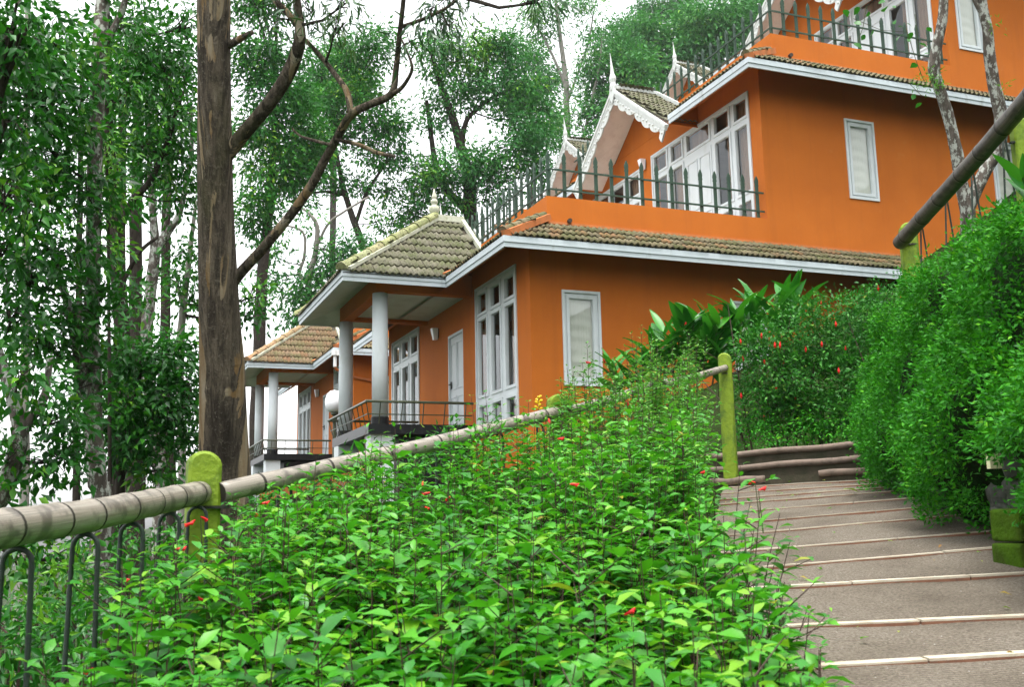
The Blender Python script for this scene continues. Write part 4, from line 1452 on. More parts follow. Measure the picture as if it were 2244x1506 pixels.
# three steps at the head of the ramp, edged with round clay pipe
NOSE = [((1540, 1057), (1917, 1027), 10.35, 9.75), ((1562, 1029), (1887, 1002), 10.72, 10.10), ((1572, 998), (1896, 970), 11.08, 10.46)]
steps_mb = MB()
noses = []
for (xl, yl), (xr, yr), dl, dr in NOSE:
    a, b_ = at(xl, yl, dl), at(xr, yr, dr)
    u = (b_ - a).normalized()
    noses.append((a - u * 0.25, b_ + u * 0.9))
for k, (a, b_) in enumerate(noses):
    u = (b_ - a)
    u.z = 0
    u.normalize()
    fwd = Vector((0, 0, 1)).cross(u)
    dep = 0.55 if k < 2 else 3.2
    q = [a, b_, b_ + fwd * dep, a + fwd * dep]
    steps_mb.slab([c + Vector((0, 0, -0.45)) for c in q], (0, 0, 0.445 + 0.001 * k))
steps = struct('steps', steps_mb, 'step_dark')
for k, (a, b_) in enumerate(noses):
    segs = [(0.0, 1.0)] if k else [(0.0, 0.31), (0.494, 1.0)]
    for s0, s1 in segs:
        mb = MB()
        n = 14
        pts = []
        for i in range(n + 1):
            p = a.lerp(b_, s0 + (s1 - s0) * i / n)
            pts.append(p + Vector((0, 0, -0.012 + 0.006 * math.sin(i * 1.3 + k))))
        mb.tube(pts, 0.034, 10)
        part('nosing', mb, 'nosing_pipe', steps, smooth=True)

# ---- terrain sheet, kept under the ramp and the steps
xs = np.unique(np.concatenate([np.linspace(-420, -40, 28), np.linspace(-40, -8, 33), np.linspace(-8, 16, 81), np.linspace(16, 50, 35), np.linspace(50, 300, 22)]))
ys = np.unique(np.concatenate([np.linspace(-90, -6, 18), np.linspace(-6, 18, 81), np.linspace(18, 60, 43), np.linspace(60, 520, 40)]))
GX, GY = np.meshgrid(xs, ys)
GZ = ground(GX, GY)
near = (np.abs(GX - 4) < 14) & (np.abs(GY - 8) < 12)
GZ = GZ + np.where(near, 0.03 * np.sin(GX * 2.1 + GY) * np.sin(GY * 1.7), 0) + np.where(near, 0, 0.35 * np.sin(GX * 0.21 + 1) * np.sin(GY * 0.17) * np.minimum(1, np.abs(GX) / 40))
LAT = GX * RH.x + GY * RH.y
DEP = GX * FH.x + GY * FH.y
pz = np.array([[(a.z + b_.z) / 2, to_ld((a + b_) / 2)[1]] for a, b_, s in prof])
rampz = np.interp(DEP, pz[:, 1], pz[:, 0])
le = np.interp(DEP, [e[0] for e in L_EDGE], [e[1] for e in L_EDGE])
re_ = np.interp(DEP, [e[0] for e in R_EDGE], [e[1] for e in R_EDGE])
inr = (DEP > -2.6) & (DEP < 14.2) & (LAT > le - 0.5) & (LAT < re_ + 0.35)
GZ = np.where(inr, np.minimum(GZ, np.where(DEP < 10.9, np.minimum(rampz - 0.14, 0.18), 0.40)), GZ)
inland = (DEP > 10.0) & (DEP < 14.2) & (LAT > 1.9) & (LAT < 6)
GZ = np.where(inland, np.minimum(GZ, 0.55), GZ)
ny, nx = GX.shape
V = np.column_stack([GX.ravel(), GY.ravel(), GZ.ravel()])
idx = np.arange(nx * ny).reshape(ny, nx)
F = np.column_stack([idx[:-1, :-1].ravel(), idx[:-1, 1:].ravel(), idx[1:, 1:].ravel(), idx[1:, :-1].ravel()])
me = bpy.data.meshes.new('ground')
me.from_pydata(V.tolist(), [], F.tolist())
me.materials.append(MAT['hill_ground'])
me.polygons.foreach_set('use_smooth', [True] * len(F))
tag(link('ground', me), kind='structure')

# ================================================================ bamboo railings


def bamboo_mesh(name, pts, r0, r1, node_len, mat='bamboo'):
    pts = [Vector(p) for p in pts]
    cum = [0]
    for a, b_ in zip(pts, pts[1:]):
        cum.append(cum[-1] + (b_ - a).length)
    L = cum[-1]
    nodes = []
    s = random.uniform(0.3, 0.8) * node_len
    while s < L:
        nodes.append(s)
        s += node_len * random.uniform(0.85, 1.15)
    ss = sorted(set([L * i / 60 for i in range(61)] + [min(L, max(0, n + o)) for n in nodes for o in (-.03, -.014, -.008, -.002, .002, .008, .014, .03)]))
    P, Rr, Mi = [], [], []
    arr = np.array([tuple(p) for p in pts])
    n = 20
    vs, uv = [], []
    axis = (pts[-1] - pts[0]).normalized()
    s_ = axis.cross(Vector((0, 0, 1))).normalized()
    u_ = s_.cross(axis)
    for s in ss:
        p = Vector([float(np.interp(s, cum, arr[:, i])) for i in range(3)])
        r = r0 + (r1 - r0) * s / L
        dn = min([abs(s - q) for q in nodes] or [9])
        r *= 1 + 0.05 * math.exp(-(dn / 0.013) ** 2) - (0.035 if dn < 0.003 else 0) - 0.012 * math.cos(min(1, dn / (node_len / 2)) * math.pi - math.pi)
        for k in range(n):
            a = 2 * math.pi * k / n
            vs.append(tuple(p + (s_ * math.cos(a) + u_ * math.sin(a)) * r))
            uv.append((s + r0 * 50, math.cos(a), math.sin(a)))
    fs, mi = [], []
    for i in range(len(ss) - 1):
        mid = (ss[i] + ss[i + 1]) / 2
        dark = any(abs(mid - q) < 0.0065 for q in nodes)
        for k in range(n):
            fs.append((i * n + k, i * n + (k + 1) % n, (i + 1) * n + (k + 1) % n, (i + 1) * n + k))
            mi.append(1 if dark else 0)
    e = (len(ss) - 1) * n
    fs += [tuple(range(n))[::-1], tuple(e + k for k in range(n))]
    mi += [1, 1]
    me = bpy.data.meshes.new(name)
    org = pts[0]
    me.from_pydata([(x, y, z) for x, y, z in vs], [], fs)
    me.materials.append(MAT[mat])
    me.materials.append(MAT['bamboo_node'])
    me.polygons.foreach_set('material_index', mi)
    me.polygons.foreach_set('use_smooth', [True] * (len(fs) - 2) + [False] * 2)
    at2 = me.attributes.new('uvw', 'FLOAT_VECTOR', 'POINT')
    at2.data.foreach_set('vector', np.array(uv).ravel())
    return me


def post(parent, foot, top, ang, w=0.135, t=0.105):
    """lime painted concrete post with a rounded head"""
    foot, top = Vector(foot), Vector(top)
    h = (top - foot).length
    mb = MB()
    n = 10
    prof = [(-w / 2, -0.3), (w / 2, -0.3)]
    for i in range(n + 1):
        a = math.pi * i / n
        prof.append((w / 2 * math.cos(a), h - w * 0.42 + w * 0.42 * math.sin(a)))
    ca, sa = math.cos(ang), math.sin(ang)
    e = 0.012
    layers = [(-t / 2, e), (-t / 2 + e, 0), (t / 2 - e, 0), (t / 2, e)]
    rings = []
    for y, ins in layers:
        ringv = []
        for x, z in prof:
            k = (w / 2 - ins) / (w / 2)
            xx = x * k
            zz = z - (ins if z > h * 0.6 else 0)
            xx += 0.0035 * math.sin(z * 23 + y * 40) + 0.002 * math.sin(z * 61)
            ringv.append((foot.x + xx * ca - y * sa, foot.y + xx * sa + y * ca, foot.z + zz))
        rings.append(ringv)
    m_ = len(prof)
    vs = [p for r in rings for p in r]
    fs = [tuple(range(m_)), tuple(3 * m_ + i for i in range(m_))[::-1]]
    for l in range(3):
        fs += [(l * m_ + (i + 1) % m_, l * m_ + i, (l + 1) * m_ + i, (l + 1) * m_ + (i + 1) % m_) for i in range(m_)]
    mb.add(vs, fs)
    return part('post', mb, 'lime_paint', parent)


def hairpin(parent, top, width_dir, length, w=0.095, ribs=True, r=0.0072, splay=0.012):
    top = Vector(top)
    wd = Vector(width_dir).normalized()
    pts = []
    n = 60 if ribs else 8
    for i in range(n + 1):
        pts.append(top + wd * (-w / 2 - splay * (1 - i / n)) + Vector((0, 0, -length + (length - w / 2) * i / n)))
    for i in range(1, 8):
        a = math.pi * (1 - i / 8)
        pts.append(top + wd * (w / 2 * math.cos(a)) + Vector((0, 0, -w / 2 + w / 2 * math.sin(a))))
    for i in range(n + 1):
        pts.append(top + wd * (w / 2 + splay * (i / n)) + Vector((0, 0, -w / 2 - (length - w / 2) * i / n)))
    rad = [r * (1.0 + (0.14 if i % 2 else -0.06)) for i in range(len(pts))] if ribs else r
    mb = MB()
    mb.tube(pts, rad, 7)
    part('baluster', mb, 'rebar_green', parent, smooth=True)


PX = [(-294, 1211, 1120, 2.0), (447, 1082, 990, 4.4), (1221, 905, 866, 7.0), (1430, 845, 815, 8.8), (1587, 808, 775, 10.5)]
rail_pts = [at(x, y, d) for x, y, yt, d in PX]
head_pts = [at(x, yt, d) for x, y, yt, d in PX]
t = thing('bamboo_railing', 'grey bamboo handrail on lime green posts running up the left of the shrubs', 'railing', (rail_pts[1].x, rail_pts[1].y, gz(rail_pts[1])))
AX = math.radians(-8)
for k, (p, q) in enumerate(zip(rail_pts, head_pts)):
    ang = (-YAW + math.radians((8, 20, 8, -10, -18)[k]))
    post(t, (q.x, q.y, q.z - 1.02), (q.x, q.y, q.z), ang)
    br = MB()
    c = p + RH * 0.05 - FH * 0.06
    br.beam(c + Vector((0, 0, -0.06)) - RH * 0.09, c + Vector((0, 0, -0.06)) + RH * 0.07, 0.05, 0.012)
    part('bracket', br, 'iron_dark', t)
side = -FH * 0.085 + RH * 0.01
RADS = [(0.050, 0.048), (0.044, 0.040), (0.037, 0.035), (0.040, 0.033)]
for k in range(4):
    a, b_ = rail_pts[k] + side, rail_pts[k + 1] + side * (1.0 if k == 0 else 0.6)
    if k > 0:
        a = a - side * 0.5 + RH * 0.07
    mid = (a + b_) / 2 + Vector((0, 0, -0.012))
    o = link('bamboo_pole', None, t) if False else None
    me = bamboo_mesh('bamboo_pole', [a - origin(t), mid - origin(t), b_ - origin(t)], *RADS[k], (0.27, 0.42, 0.36, 0.33)[k])
    link('bamboo_pole', me, t)
for px_, d, yy in ((-90, 2.35, 1222), (42, 2.66, 1203), (190, 3.06, 1172), (291, 3.46, 1148), (373, 3.88, 1126), (434, 4.25, 1112)):
    p = at(px_, yy, d)
    hairpin(t, p + side * 0.1, RH + FH * 0.1, 0.92, 0.072)
for f in (0.16, 0.36, 0.56, 0.76, 0.92):
    p = (rail_pts[1] + side * 0.5).lerp(rail_pts[2] + side * 0.5, f)
    hairpin(t, p + Vector((0, 0, -0.045)), FH + RH * 0.5, 0.95, ribs=False)

# rail of the returning path above the hedge
PU = [(1988, 520, 490, 9.4, 1.05), (2238, 300, 264, 7.35, 1.05)]
u0, u1 = at(1972, 532, 9.25), at(2420, 20, 5.9)
t = thing('bamboo_railing', 'dark bamboo handrail climbing across the top right corner above the hedge', 'railing', (u0.x, u0.y, u0.z - 1.0))
for x, y, yt, d, hh in PU:
    q = at(x, yt, d)
    post(t, (q.x, q.y, q.z - hh), q, -YAW + math.radians(-12), 0.145, 0.12)
link('bamboo_pole', bamboo_mesh('bamboo_pole', [u0 - origin(t), (u0 + u1) / 2 - origin(t) + Vector((0, 0, -0.02)), u1 - origin(t)], 0.064, 0.062, 0.40, 'bamboo_dark'), t)
for x, y, d in ((2020, 500, 8.95), (2074, 440, 8.5), (2131, 378, 8.05), (2200, 298, 7.5)):
    p = at(x, y, d)
    hairpin(t, p, RH * 0.75 + FH * 0.5, 0.95, 0.03, False, 0.0075, 0.11)
br = MB()
q = at(1990, 536, 9.32)
br.beam(q - RH * 0.10, q + RH * 0.08, 0.05, 0.014)
q = at(2232, 312, 7.3)
br.beam(q - RH * 0.06, q + RH * 0.06, 0.03, 0.012)
part('bracket', br, 'iron_dark', t)

# ================================================================ shrubs, hedge, ginger


def lerp_pts(pts, t):
    k = t * (len(pts) - 1)
    i = min(int(k), len(pts) - 2)
    return pts[i].lerp(pts[i + 1], k - i)


def bed_height(dep):
    return float(np.interp(dep, [1.4, 2.2, 3.2, 4.5, 7, 8.6, 9.5, 10.5], [0.58, 0.68, 0.92, 1.10, 1.22, 1.27, 1.20, 1.02]))


def shade(m_):
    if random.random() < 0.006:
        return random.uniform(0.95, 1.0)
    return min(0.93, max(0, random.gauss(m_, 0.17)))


class Sprig:
    """collects stems and leaves of one shrub"""

    def __init__(self):
        self.p, self.d, self.n, self.L, self.r = [], [], [], [], []
        self.stems = MB()
        self.tips = []

    def leaf(self, p, d, n, L, r):
        self.p.append(tuple(p))
        self.d.append(tuple(d))
        self.n.append(tuple(n))
        self.L.append(L)
        self.r.append(r)

    def stem(self, base, h, lean, size, spacing=0.044, start=0.32, tone=0.4):
        a = random.uniform(0, 2 * math.pi)
        side = Vector((math.cos(a), math.sin(a), 0)) * random.uniform(0.0, 0.10) + Vector(lean)
        pts = []
        for i in range(6):
            t = i / 5
            pts.append(Vector(base) + Vector((side.x * t ** 1.5, side.y * t ** 1.5, t)) * h + Vector((random.gauss(0, .006), random.gauss(0, .006), 0)))
        self.stems.tube(pts, [0.0042 - 0.003 * i / 5 for i in range(6)], 5, False)
        n = max(3, int(h * (1 - start) / spacing))
        tone = tone + random.gauss(0, 0.14)
        az = random.uniform(0, math.pi)
        for k in range(n + 1):
            t = start + (1 - start) * k / n
            p = lerp_pts(pts, t)
            up_ = (lerp_pts(pts, min(1, t + 0.1)) - lerp_pts(pts, max(0, t - 0.1))).normalized()
            az += math.pi / 2 + random.gauss(0, 0.25)
            top = k / n
            s = size * (0.75 + 0.5 * math.sin(math.pi * min(1, top * 0.85 + 0.1))) * random.uniform(0.75, 1.2)
            if top > 0.92:
                s *= 0.6
            for q in (0, math.pi):
                if random.random() < 0.06:
                    continue
                el = 0.55 * top ** 2 - 0.25 * (1 - top) + random.gauss(0, 0.22)
                d = Vector((math.cos(az + q) * math.cos(el), math.sin(az + q) * math.cos(el), math.sin(el)))
                nn = Vector((random.gauss(0, .22), random.gauss(0, .22), 1)) + d * (-0.2)
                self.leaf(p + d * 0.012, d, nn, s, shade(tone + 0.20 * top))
            if k > 1 and random.random() < 0.55 and top < 0.9:
                q = random.choice((0, math.pi)) + random.gauss(0, .3)
                d = Vector((math.cos(az + q), math.sin(az + q), random.uniform(0.3, 0.9))).normalized()
                e = p + d * random.uniform(0.05, 0.13) * (size / 0.065)
                self.stems.tube([p, e], [0.0022, 0.0013], 4, False)
                a2 = random.uniform(0, 6)
                for w in range(4):
                    el = random.uniform(-0.1, 0.7)
                    dd = Vector((math.cos(a2 + w * 1.6) * math.cos(el), math.sin(a2 + w * 1.6) * math.cos(el), math.sin(el)))
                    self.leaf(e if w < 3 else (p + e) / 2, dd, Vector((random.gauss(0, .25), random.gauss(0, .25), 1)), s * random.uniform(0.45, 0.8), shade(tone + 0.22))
        self.tips.append(pts[-1])

    def build(self, t, mat, kind, ratio=0.48, stem_mat='stem_brown'):
        o = origin(t)
        me = leaf_sheet('foliage', self.p, np.array(self.d), np.array(self.n), np.array(self.L), np.array(self.L) * ratio, self.r, mat, kind, o)
        x = tag(link('foliage', me, t), kind='stuff')
        part('stems', self.stems, stem_mat, t, kind='stuff')
        return x


def red_flower(t, p, s=1.0):
    mb = MB()
    a = random.uniform(0, 6.28)
    d = Vector((math.cos(a), math.sin(a), random.uniform(-0.5, 0.6))).normalized()
    mb.tube([p, p + d * 0.012 * s, p + d * 0.028 * s, p + d * 0.036 * s + Vector((0, 0, -.004))], [0.003 * s, 0.0055 * s, 0.007 * s, 0.0085 * s], 6)
    mb.tube([p + d * 0.034 * s, p + d * 0.046 * s + Vector((0, 0, 0.006 * s))], [0.007 * s, 0.002 * s], 5)
    part('flower', mb, 'flower_red', t)


BED = [(-1.14, 2.5), (-1.20, 3.2), (-1.30, 4.2), (-0.55, 5.6), (0.24, 6.9), (1.2, 8.7), (1.82, 9.95), (1.88, 9.6), (1.52, 8.6), (1.22, 7.0), (0.97, 5.4), (0.80, 4.4), (0.70, 3.4), (0.62, 2.5), (0.42, 1.6), (-0.70, 1.55), (-0.98, 2.0)]
inbed = in_poly(BED)
SEEDS = [(-0.95, 2.7, 'leafy green shrub in the lower left corner beside the rebar balusters'), (-0.35, 2.05, 'leafy green shrub at the bottom edge, left of the middle'),
         (0.38, 2.0, 'leafy green shrub at the bottom edge, nearest the ramp'), (0.62, 3.2, 'leafy green shrub sending sprigs out over the lower ramp'),
         (-0.95, 4.0, 'red-flowered shrub just right of the nearest lime green post'), (-0.1, 3.4, 'dense green shrub in the centre of the foreground bed'),
         (0.55, 4.7, 'green shrub with dark bare stems beside the middle of the ramp'), (-0.25, 5.2, 'shrub touching the long pale bamboo pole below the veranda'),
         (0.55, 6.6, 'pale green shrub in front of the second lime green post'), (1.15, 7.9, 'pale green shrub below the half hidden third lime post'), (1.75, 9.4, 'rounded pale green shrub left of the post at the steps')]
shrubs = []
for k, (la_, de_, lab) in enumerate(SEEDS):
    p = ld(la_, de_)
    z = gz(p)
    shrubs.append((thing('flowering_shrub', lab, 'shrub', (p.x, p.y, z), 'shrubs in the bed beside the ramp'), Sprig()))
step = 0.088
for i in range(-20, 30):
    for j in range(10, 105):
        lat, dep = i * step + random.uniform(-.05, .05), j * step + random.uniform(-.05, .05)
        if not inbed(lat, dep):
            continue
        hole = math.sin(lat * 5.1 + 1.3) * math.sin(dep * 3.3 + lat * 2) + 0.6 * math.sin(lat * 9 + dep * 7)
        if hole < -0.80 or (dep > 5 and random.random() < 0.08):
            continue
        k = min(range(len(SEEDS)), key=lambda q: (SEEDS[q][0] - lat) ** 2 + (SEEDS[q][1] - dep) ** 2)
        p = ld(lat, dep)
        p.z = gz(p) - 0.02
        h = bed_height(dep) * random.uniform(0.62, 1.05) * (1 + 0.13 * math.sin(lat * 6 + 2) * math.sin(dep * 2.6)) * (1.0 + 0.10 * math.cos(2.2 * math.hypot(lat - SEEDS[k][0], dep - SEEDS[k][1])) - 0.05)
        lb_ = float(np.interp(dep, [1.5, 2.5, 4.3, 5.6, 6.9], [-0.7, -1.08, -1.18, -0.55, 0.24])) if dep < 6.9 else -9
        h *= min(1.0, 0.86 + 0.5 * max(0, lat - lb_))
        if -9 < lb_ and dep > 3.2 and lat < -0.5:
            h = max(h, bed_height(dep) * random.uniform(0.8, 1.02))
        if k == 10:
            r = math.hypot(lat - 1.7, dep - 9.3)
            h *= max(0.72, 1.10 - 0.30 * r)
        lean = Vector((0, 0, 0))
        if lat > edge_lat(L_EDGE, dep) - 0.35:
            lean = RH * (random.uniform(0.0, 0.14) if dep < 3.6 else random.uniform(-0.05, 0.12))
        size = (0.078 if dep < 3.4 else 0.072) if dep < 5.5 else 0.060
        if k >= 8:
            size = 0.050
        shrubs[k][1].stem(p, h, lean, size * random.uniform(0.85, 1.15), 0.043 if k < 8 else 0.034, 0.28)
# the sprigs that reach out over the ramp
for (x0, dep0, tx, ty, td) in ((0.76, 3.9, 1672, 1085, 3.75), (0.74, 3.5, 1700, 1262, 3.3), (0.70, 3.1, 1720, 1330, 2.95), (0.66, 2.6, 1770, 1400, 2.6), (0.8, 4.3, 1570, 1130, 4.2), (0.75, 2.9, 1640, 1290, 2.9), (0.55, 2.2, 1700, 1440, 2.3)):
    b0 = ld(x0, dep0)
    b0.z = gz(b0) - 0.02
    e0 = at(tx, ty, td)
    d = e0 - b0
    for q in range(4):
        shrubs[3][1].stem(b0 + RH * (0.03 * q) + FH * random.uniform(-.15, .15), d.z * (1 if q < 2 else 0.85) * random.uniform(0.9, 1.0), Vector((d.x / d.z, d.y / d.z, 0)), 0.066, 0.055, 0.35)
for k, (t, s) in enumerate(shrubs):
    kind = 'broad' if k < 7 else 'fold'
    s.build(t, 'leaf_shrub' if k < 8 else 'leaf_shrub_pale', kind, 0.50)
    nf = (1, 0, 0, 1, 2, 1, 2, 3, 4, 5, 5)[k]
    for q in range(nf):
        tip = random.choice(s.tips)
        red_flower(t, tip + Vector((random.uniform(-.05, .05), random.uniform(-.05, .05), 0.03 + random.random() * 0.06)), 0.75 if k < 7 else 0.9)
for px_, py_, d in ((288, 1272, 3.2), (440, 1133, 4.0), (452, 1318, 3.0), (405, 1155, 3.6), (925, 1065, 4.6), (943, 1080, 4.6), (1655, 1058, 3.9), (1662, 1075, 3.9), (205, 1465, 2.6), (1410, 972, 6.6), (1258, 990, 6.0), (1465, 990, 6.6), (570, 1105, 4.2), (810, 1030, 5.2)):
    p = at(px_, py_, d)
    lat, dep = to_ld(p)
    k = min(range(len(SEEDS)), key=lambda q: (SEEDS[q][0] - lat) ** 2 + (SEEDS[q][1] - dep) ** 2)
    red_flower(shrubs[k][0], p, 0.62 if d < 3.5 else 0.85)
    mb = MB()
    mb.tube([p, p + Vector((0.01, 0.0, -0.16))], [0.0015, 0.003], 4)
    part('flower_stalk', mb, 'stem_green', shrubs[k][0])
# small yellow spike by the second post
p = at(1180, 880, 7.4)
t = thing('yellow_flower', 'small yellow flower spike left of the second lime green post', 'flower', p - Vector((0, 0, 0.45)))
mb = MB()
mb.tube([p - Vector((0, 0, 0.45)), p + Vector((0, 0, 0.02))], [0.004, 0.002], 5)
part('stem', mb, 'stem_green', t)
for k in range(9):
    mb = MB()
    a = k * 2.4
    q = p + Vector((0, 0, -0.06 + 0.011 * k))
    d = Vector((math.cos(a), math.sin(a), 0.5)).normalized()
    mb.tube([q, q + d * 0.022, q + d * 0.034], [0.003, 0.010, 0.004], 6)
    part('blossom', mb, 'flower_yellow', t)


def clump_leaves(C, m, sig, L, out, droop=0.3, upn=0.8, jitter=0.35, flat=1.0):
    """m leaves round every clump centre in C"""
    n = len(C) * m
    c = np.repeat(C, m, 0)
    o = np.repeat(out, m, 0)
    off = RNG.normal(size=(n, 3)) * sig
    off[:, 2] *= flat
    d = RNG.normal(size=(n, 3)) * 0.55 + o * 0.5 + off / sig * 0.45
    d[:, 2] -= droop
    nr = RNG.normal(size=(n, 3)) * 0.5 + o * 0.35
    nr[:, 2] += upn
    tone = np.repeat(RNG.normal(0.45, 0.16, len(C)), m) + RNG.normal(0, 0.17, n)
    return c + off, d, nr, L * RNG.uniform(1 - jitter, 1 + jitter, n), np.clip(tone, 0, 1)


def blob_plant(t, name, blobs, mat, L, ratio, per, sig, dens, kind='rhomb', shell=0.55, flat=0.8, droop=0.1, upn=0.8):
    P = [[], [], [], [], []]
    for c, (rx, ry, rz), k in blobs:
        n = max(6, int(dens * k * 4 * (rx * rz + rx * ry + ry * rz)))
        v = rand_dirs(n)
        r = RNG.uniform(0, 1, n) ** (1 - shell) if shell < 1 else np.ones(n)
        C = np.array(tuple(c)) + v * r[:, None] * np.array([rx, ry, rz])
        q = clump_leaves(C, per, sig, L, v, droop, upn, 0.35, flat)
        for a, b_ in zip(P, q):
            a.append(b_)
    P = [np.concatenate(a) for a in P]
    me = leaf_sheet(name, P[0], P[1], P[2], P[3], P[3] * ratio, P[4], mat, kind, origin(t))
    return tag(link(name, me, t), kind='stuff')


# ---- retaining wall smothered in creeper
WALL = [(2.42, 2.2), (2.58, 4.0), (2.72, 5.4), (3.10, 7.3), (3.46, 9.1), (3.62, 9.7), (3.95, 10.05), (4.6, 10.3), (5.6, 10.5)]
WZ = 1.35


def wall_pt(s):
    k = s * (len(WALL) - 1)
    i = min(int(k), len(WALL) - 2)
    f = k - i
    a, b_ = WALL[i], WALL[i + 1]
    lat, dep = a[0] + (b_[0] - a[0]) * f, a[1] + (b_[1] - a[1]) * f
    tx, ty = b_[0] - a[0], b_[1] - a[1]
    l = math.hypot(tx, ty)
    return lat, dep, (-ty / l, tx / l)


def base_z(dep):
    return float(np.interp(dep, pz[:, 1], pz[:, 0])) if dep < 10 else 0.55


p0 = ld(3.0, 6.5)
sw = thing('retaining_wall', 'rough stone retaining wall under the creeper on the right of the ramp', 'wall', (p0.x, p0.y, base_z(6.5)))
mb = MB()
N = 40
ringp = []
for i in range(N + 1):
    lat, dep, nn = wall_pt(i / N)
    z0 = base_z(dep) - 0.3
    col = []
    for z, off in ((z0, 0.02), (z0 + 0.8, 0.05), (WZ - 0.1, 0.14), (WZ, 0.45), (WZ - 0.2, 1.1)):
        q = ld(lat - nn[0] * off + 0.02, dep - nn[1] * off, z)
        col.append(tuple(q))
    ringp.append(col)
vs = [p for c in ringp for p in c]
fs = [(i * 5 + j, (i + 1) * 5 + j, (i + 1) * 5 + j + 1, i * 5 + j + 1) for i in range(N) for j in range(4)]
mb.add(vs, fs)
part('wall_core', mb, 'soil', sw)


def boulder(parent, c, r, seed):
    rg = np.random.default_rng(seed)
    mb = MB()
    n1, n2 = 10, 14
    ph = rg.uniform(0, 6, 6)
    vs = []
    for i in range(n1 + 1):
        th = math.pi * i / n1
        for j in range(n2):
            a = 2 * math.pi * j / n2
            d = np.array([math.sin(th) * math.cos(a), math.sin(th) * math.sin(a), math.cos(th)])
            k = 1 + 0.16 * math.sin(d[0] * 4 + ph[0]) + 0.14 * math.sin(d[1] * 5 + ph[1]) + 0.12 * math.sin(d[2] * 6 + ph[2]) + rg.normal(0, .045)
            vs.append(tuple(np.array(tuple(c)) + d * k * np.array(r)))
    fs = [(i * n2 + j, i * n2 + (j + 1) % n2, (i + 1) * n2 + (j + 1) % n2, (i + 1) * n2 + j) for i in range(n1) for j in range(n2)]
    mb.add(vs, fs)
    part('stone', mb, 'stone', parent)


for k, (x, y, d, r) in enumerate(((2200, 1090, 5.75, (.085, .08, .13)), (2234, 1072, 5.6, (.07, .08, .10)), (2196, 1130, 5.6, (.07, .07, .06)), (2212, 1030, 5.85, (.08, .08, .09)), (2010, 1065, 8.05, (.13, .12, .13)), (1968, 1062, 8.6, (.09, .09, .10)),
                                  (2040, 1090, 7.6, (.10, .1, .08)), (2085, 1102, 7.15, (.16, .14, .10)), (2125, 1112, 6.8, (.10, .1, .09)), (2160, 1130, 6.35, (.12, .1, .07)), (2240, 1010, 5.6, (.11, .1, .12)), (1950, 1050, 9.0, (.09, .09, .08)), (2100, 1060, 7.2, (.12, .1, .13)))):
    boulder(sw, at(x, y, d), r, k)

P = [[], [], [], [], []]
hg = thing('creeper_hedge', 'dense bright green creeper hanging over the retaining wall on the right', 'hedge', (p0.x, p0.y, base_z(6.5) + 0.1))
C, OUT = [], []
n = 7000
for i in range(n):
    s = random.uniform(0.04, 0.86)
    lat, dep, nn = wall_pt(s)
    t_ = random.random() ** 0.9
    lump = 0.10 * math.sin(dep * 3.1 + t_ * 4) + 0.07 * math.sin(dep * 7.3 - t_ * 9) + 0.05 * math.sin(dep * 13 + t_ * 17)
    z0 = base_z(dep) + 0.05 + 0.08 * math.sin(dep * 4.3) ** 2 + (0.26 if dep < 5.7 and t_ < .5 else 0)
    top = float(np.interp(dep, [4.0, 5.2, 6.2, 7.5, 8.6, 9.6], [1.35, 1.55, 1.66, 1.80, 1.86, 1.66])) + 0.05 * math.sin(dep * 5)
    if random.random() < 0.80:
        z = z0 + (top - z0) * t_
        out = 0.10 + lump + 0.25 * math.exp(-((t_ - 0.28) / 0.3) ** 2) - 0.22 * max(0, t_ - 0.6)
        if lump < -0.11 and random.random() < 0.6:
            continue
        q = ld(lat + nn[0] * out, dep + nn[1] * out, z)
        dq = q.dot(FW)
        xq, yq = W_PX / 2 + F_PX * q.dot(RT) / dq, H_PX / 2 - F_PX * q.dot(UP) / dq
        if 2158 < xq < 2260 and 985 < yq < 1110 and dq < 5.9 and random.random() < 0.88:
            continue                      # the creeper is cut back round the plate and the bare stones
        C.append(tuple(q))
        o = RH * nn[0] + FH * nn[1]
        OUT.append((o.x, o.y, 0.25 + max(0, t_ - .7)))
    else:
        back = random.uniform(-0.05, 1.1)
        q = ld(lat - nn[0] * back, dep - nn[1] * back, top + 0.03 + lump * 0.6 - 0.10 * max(0, .3 - back))
        C.append(tuple(q))
        OUT.append((0, 0, 1))
C, OUT = np.array(C), np.array(OUT)
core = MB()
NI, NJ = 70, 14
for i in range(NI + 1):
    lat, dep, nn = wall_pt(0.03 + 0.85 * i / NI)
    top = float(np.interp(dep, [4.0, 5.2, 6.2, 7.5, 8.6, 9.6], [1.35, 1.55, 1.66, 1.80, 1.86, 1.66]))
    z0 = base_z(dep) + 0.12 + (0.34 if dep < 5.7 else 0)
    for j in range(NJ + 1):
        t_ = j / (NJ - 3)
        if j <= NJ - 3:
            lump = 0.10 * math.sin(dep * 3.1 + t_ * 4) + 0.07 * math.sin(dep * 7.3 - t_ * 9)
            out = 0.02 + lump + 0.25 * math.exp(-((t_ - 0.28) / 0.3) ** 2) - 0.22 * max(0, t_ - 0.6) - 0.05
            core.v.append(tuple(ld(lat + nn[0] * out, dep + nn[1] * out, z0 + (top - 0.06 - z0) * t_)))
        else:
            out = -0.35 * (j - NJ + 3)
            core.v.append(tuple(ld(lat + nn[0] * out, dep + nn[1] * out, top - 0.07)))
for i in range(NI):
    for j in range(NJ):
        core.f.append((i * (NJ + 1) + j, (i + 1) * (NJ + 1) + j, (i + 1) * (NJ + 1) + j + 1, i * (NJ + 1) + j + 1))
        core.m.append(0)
part('gap_shade_core', core, 'hedge_gap_shade', hg, smooth=True)  # dark sheet added behind the leaves, puts shade into the gaps
q = clump_leaves(C, 22, 0.036, 0.032, OUT, 0.05, 0.45, 0.35, 0.9)
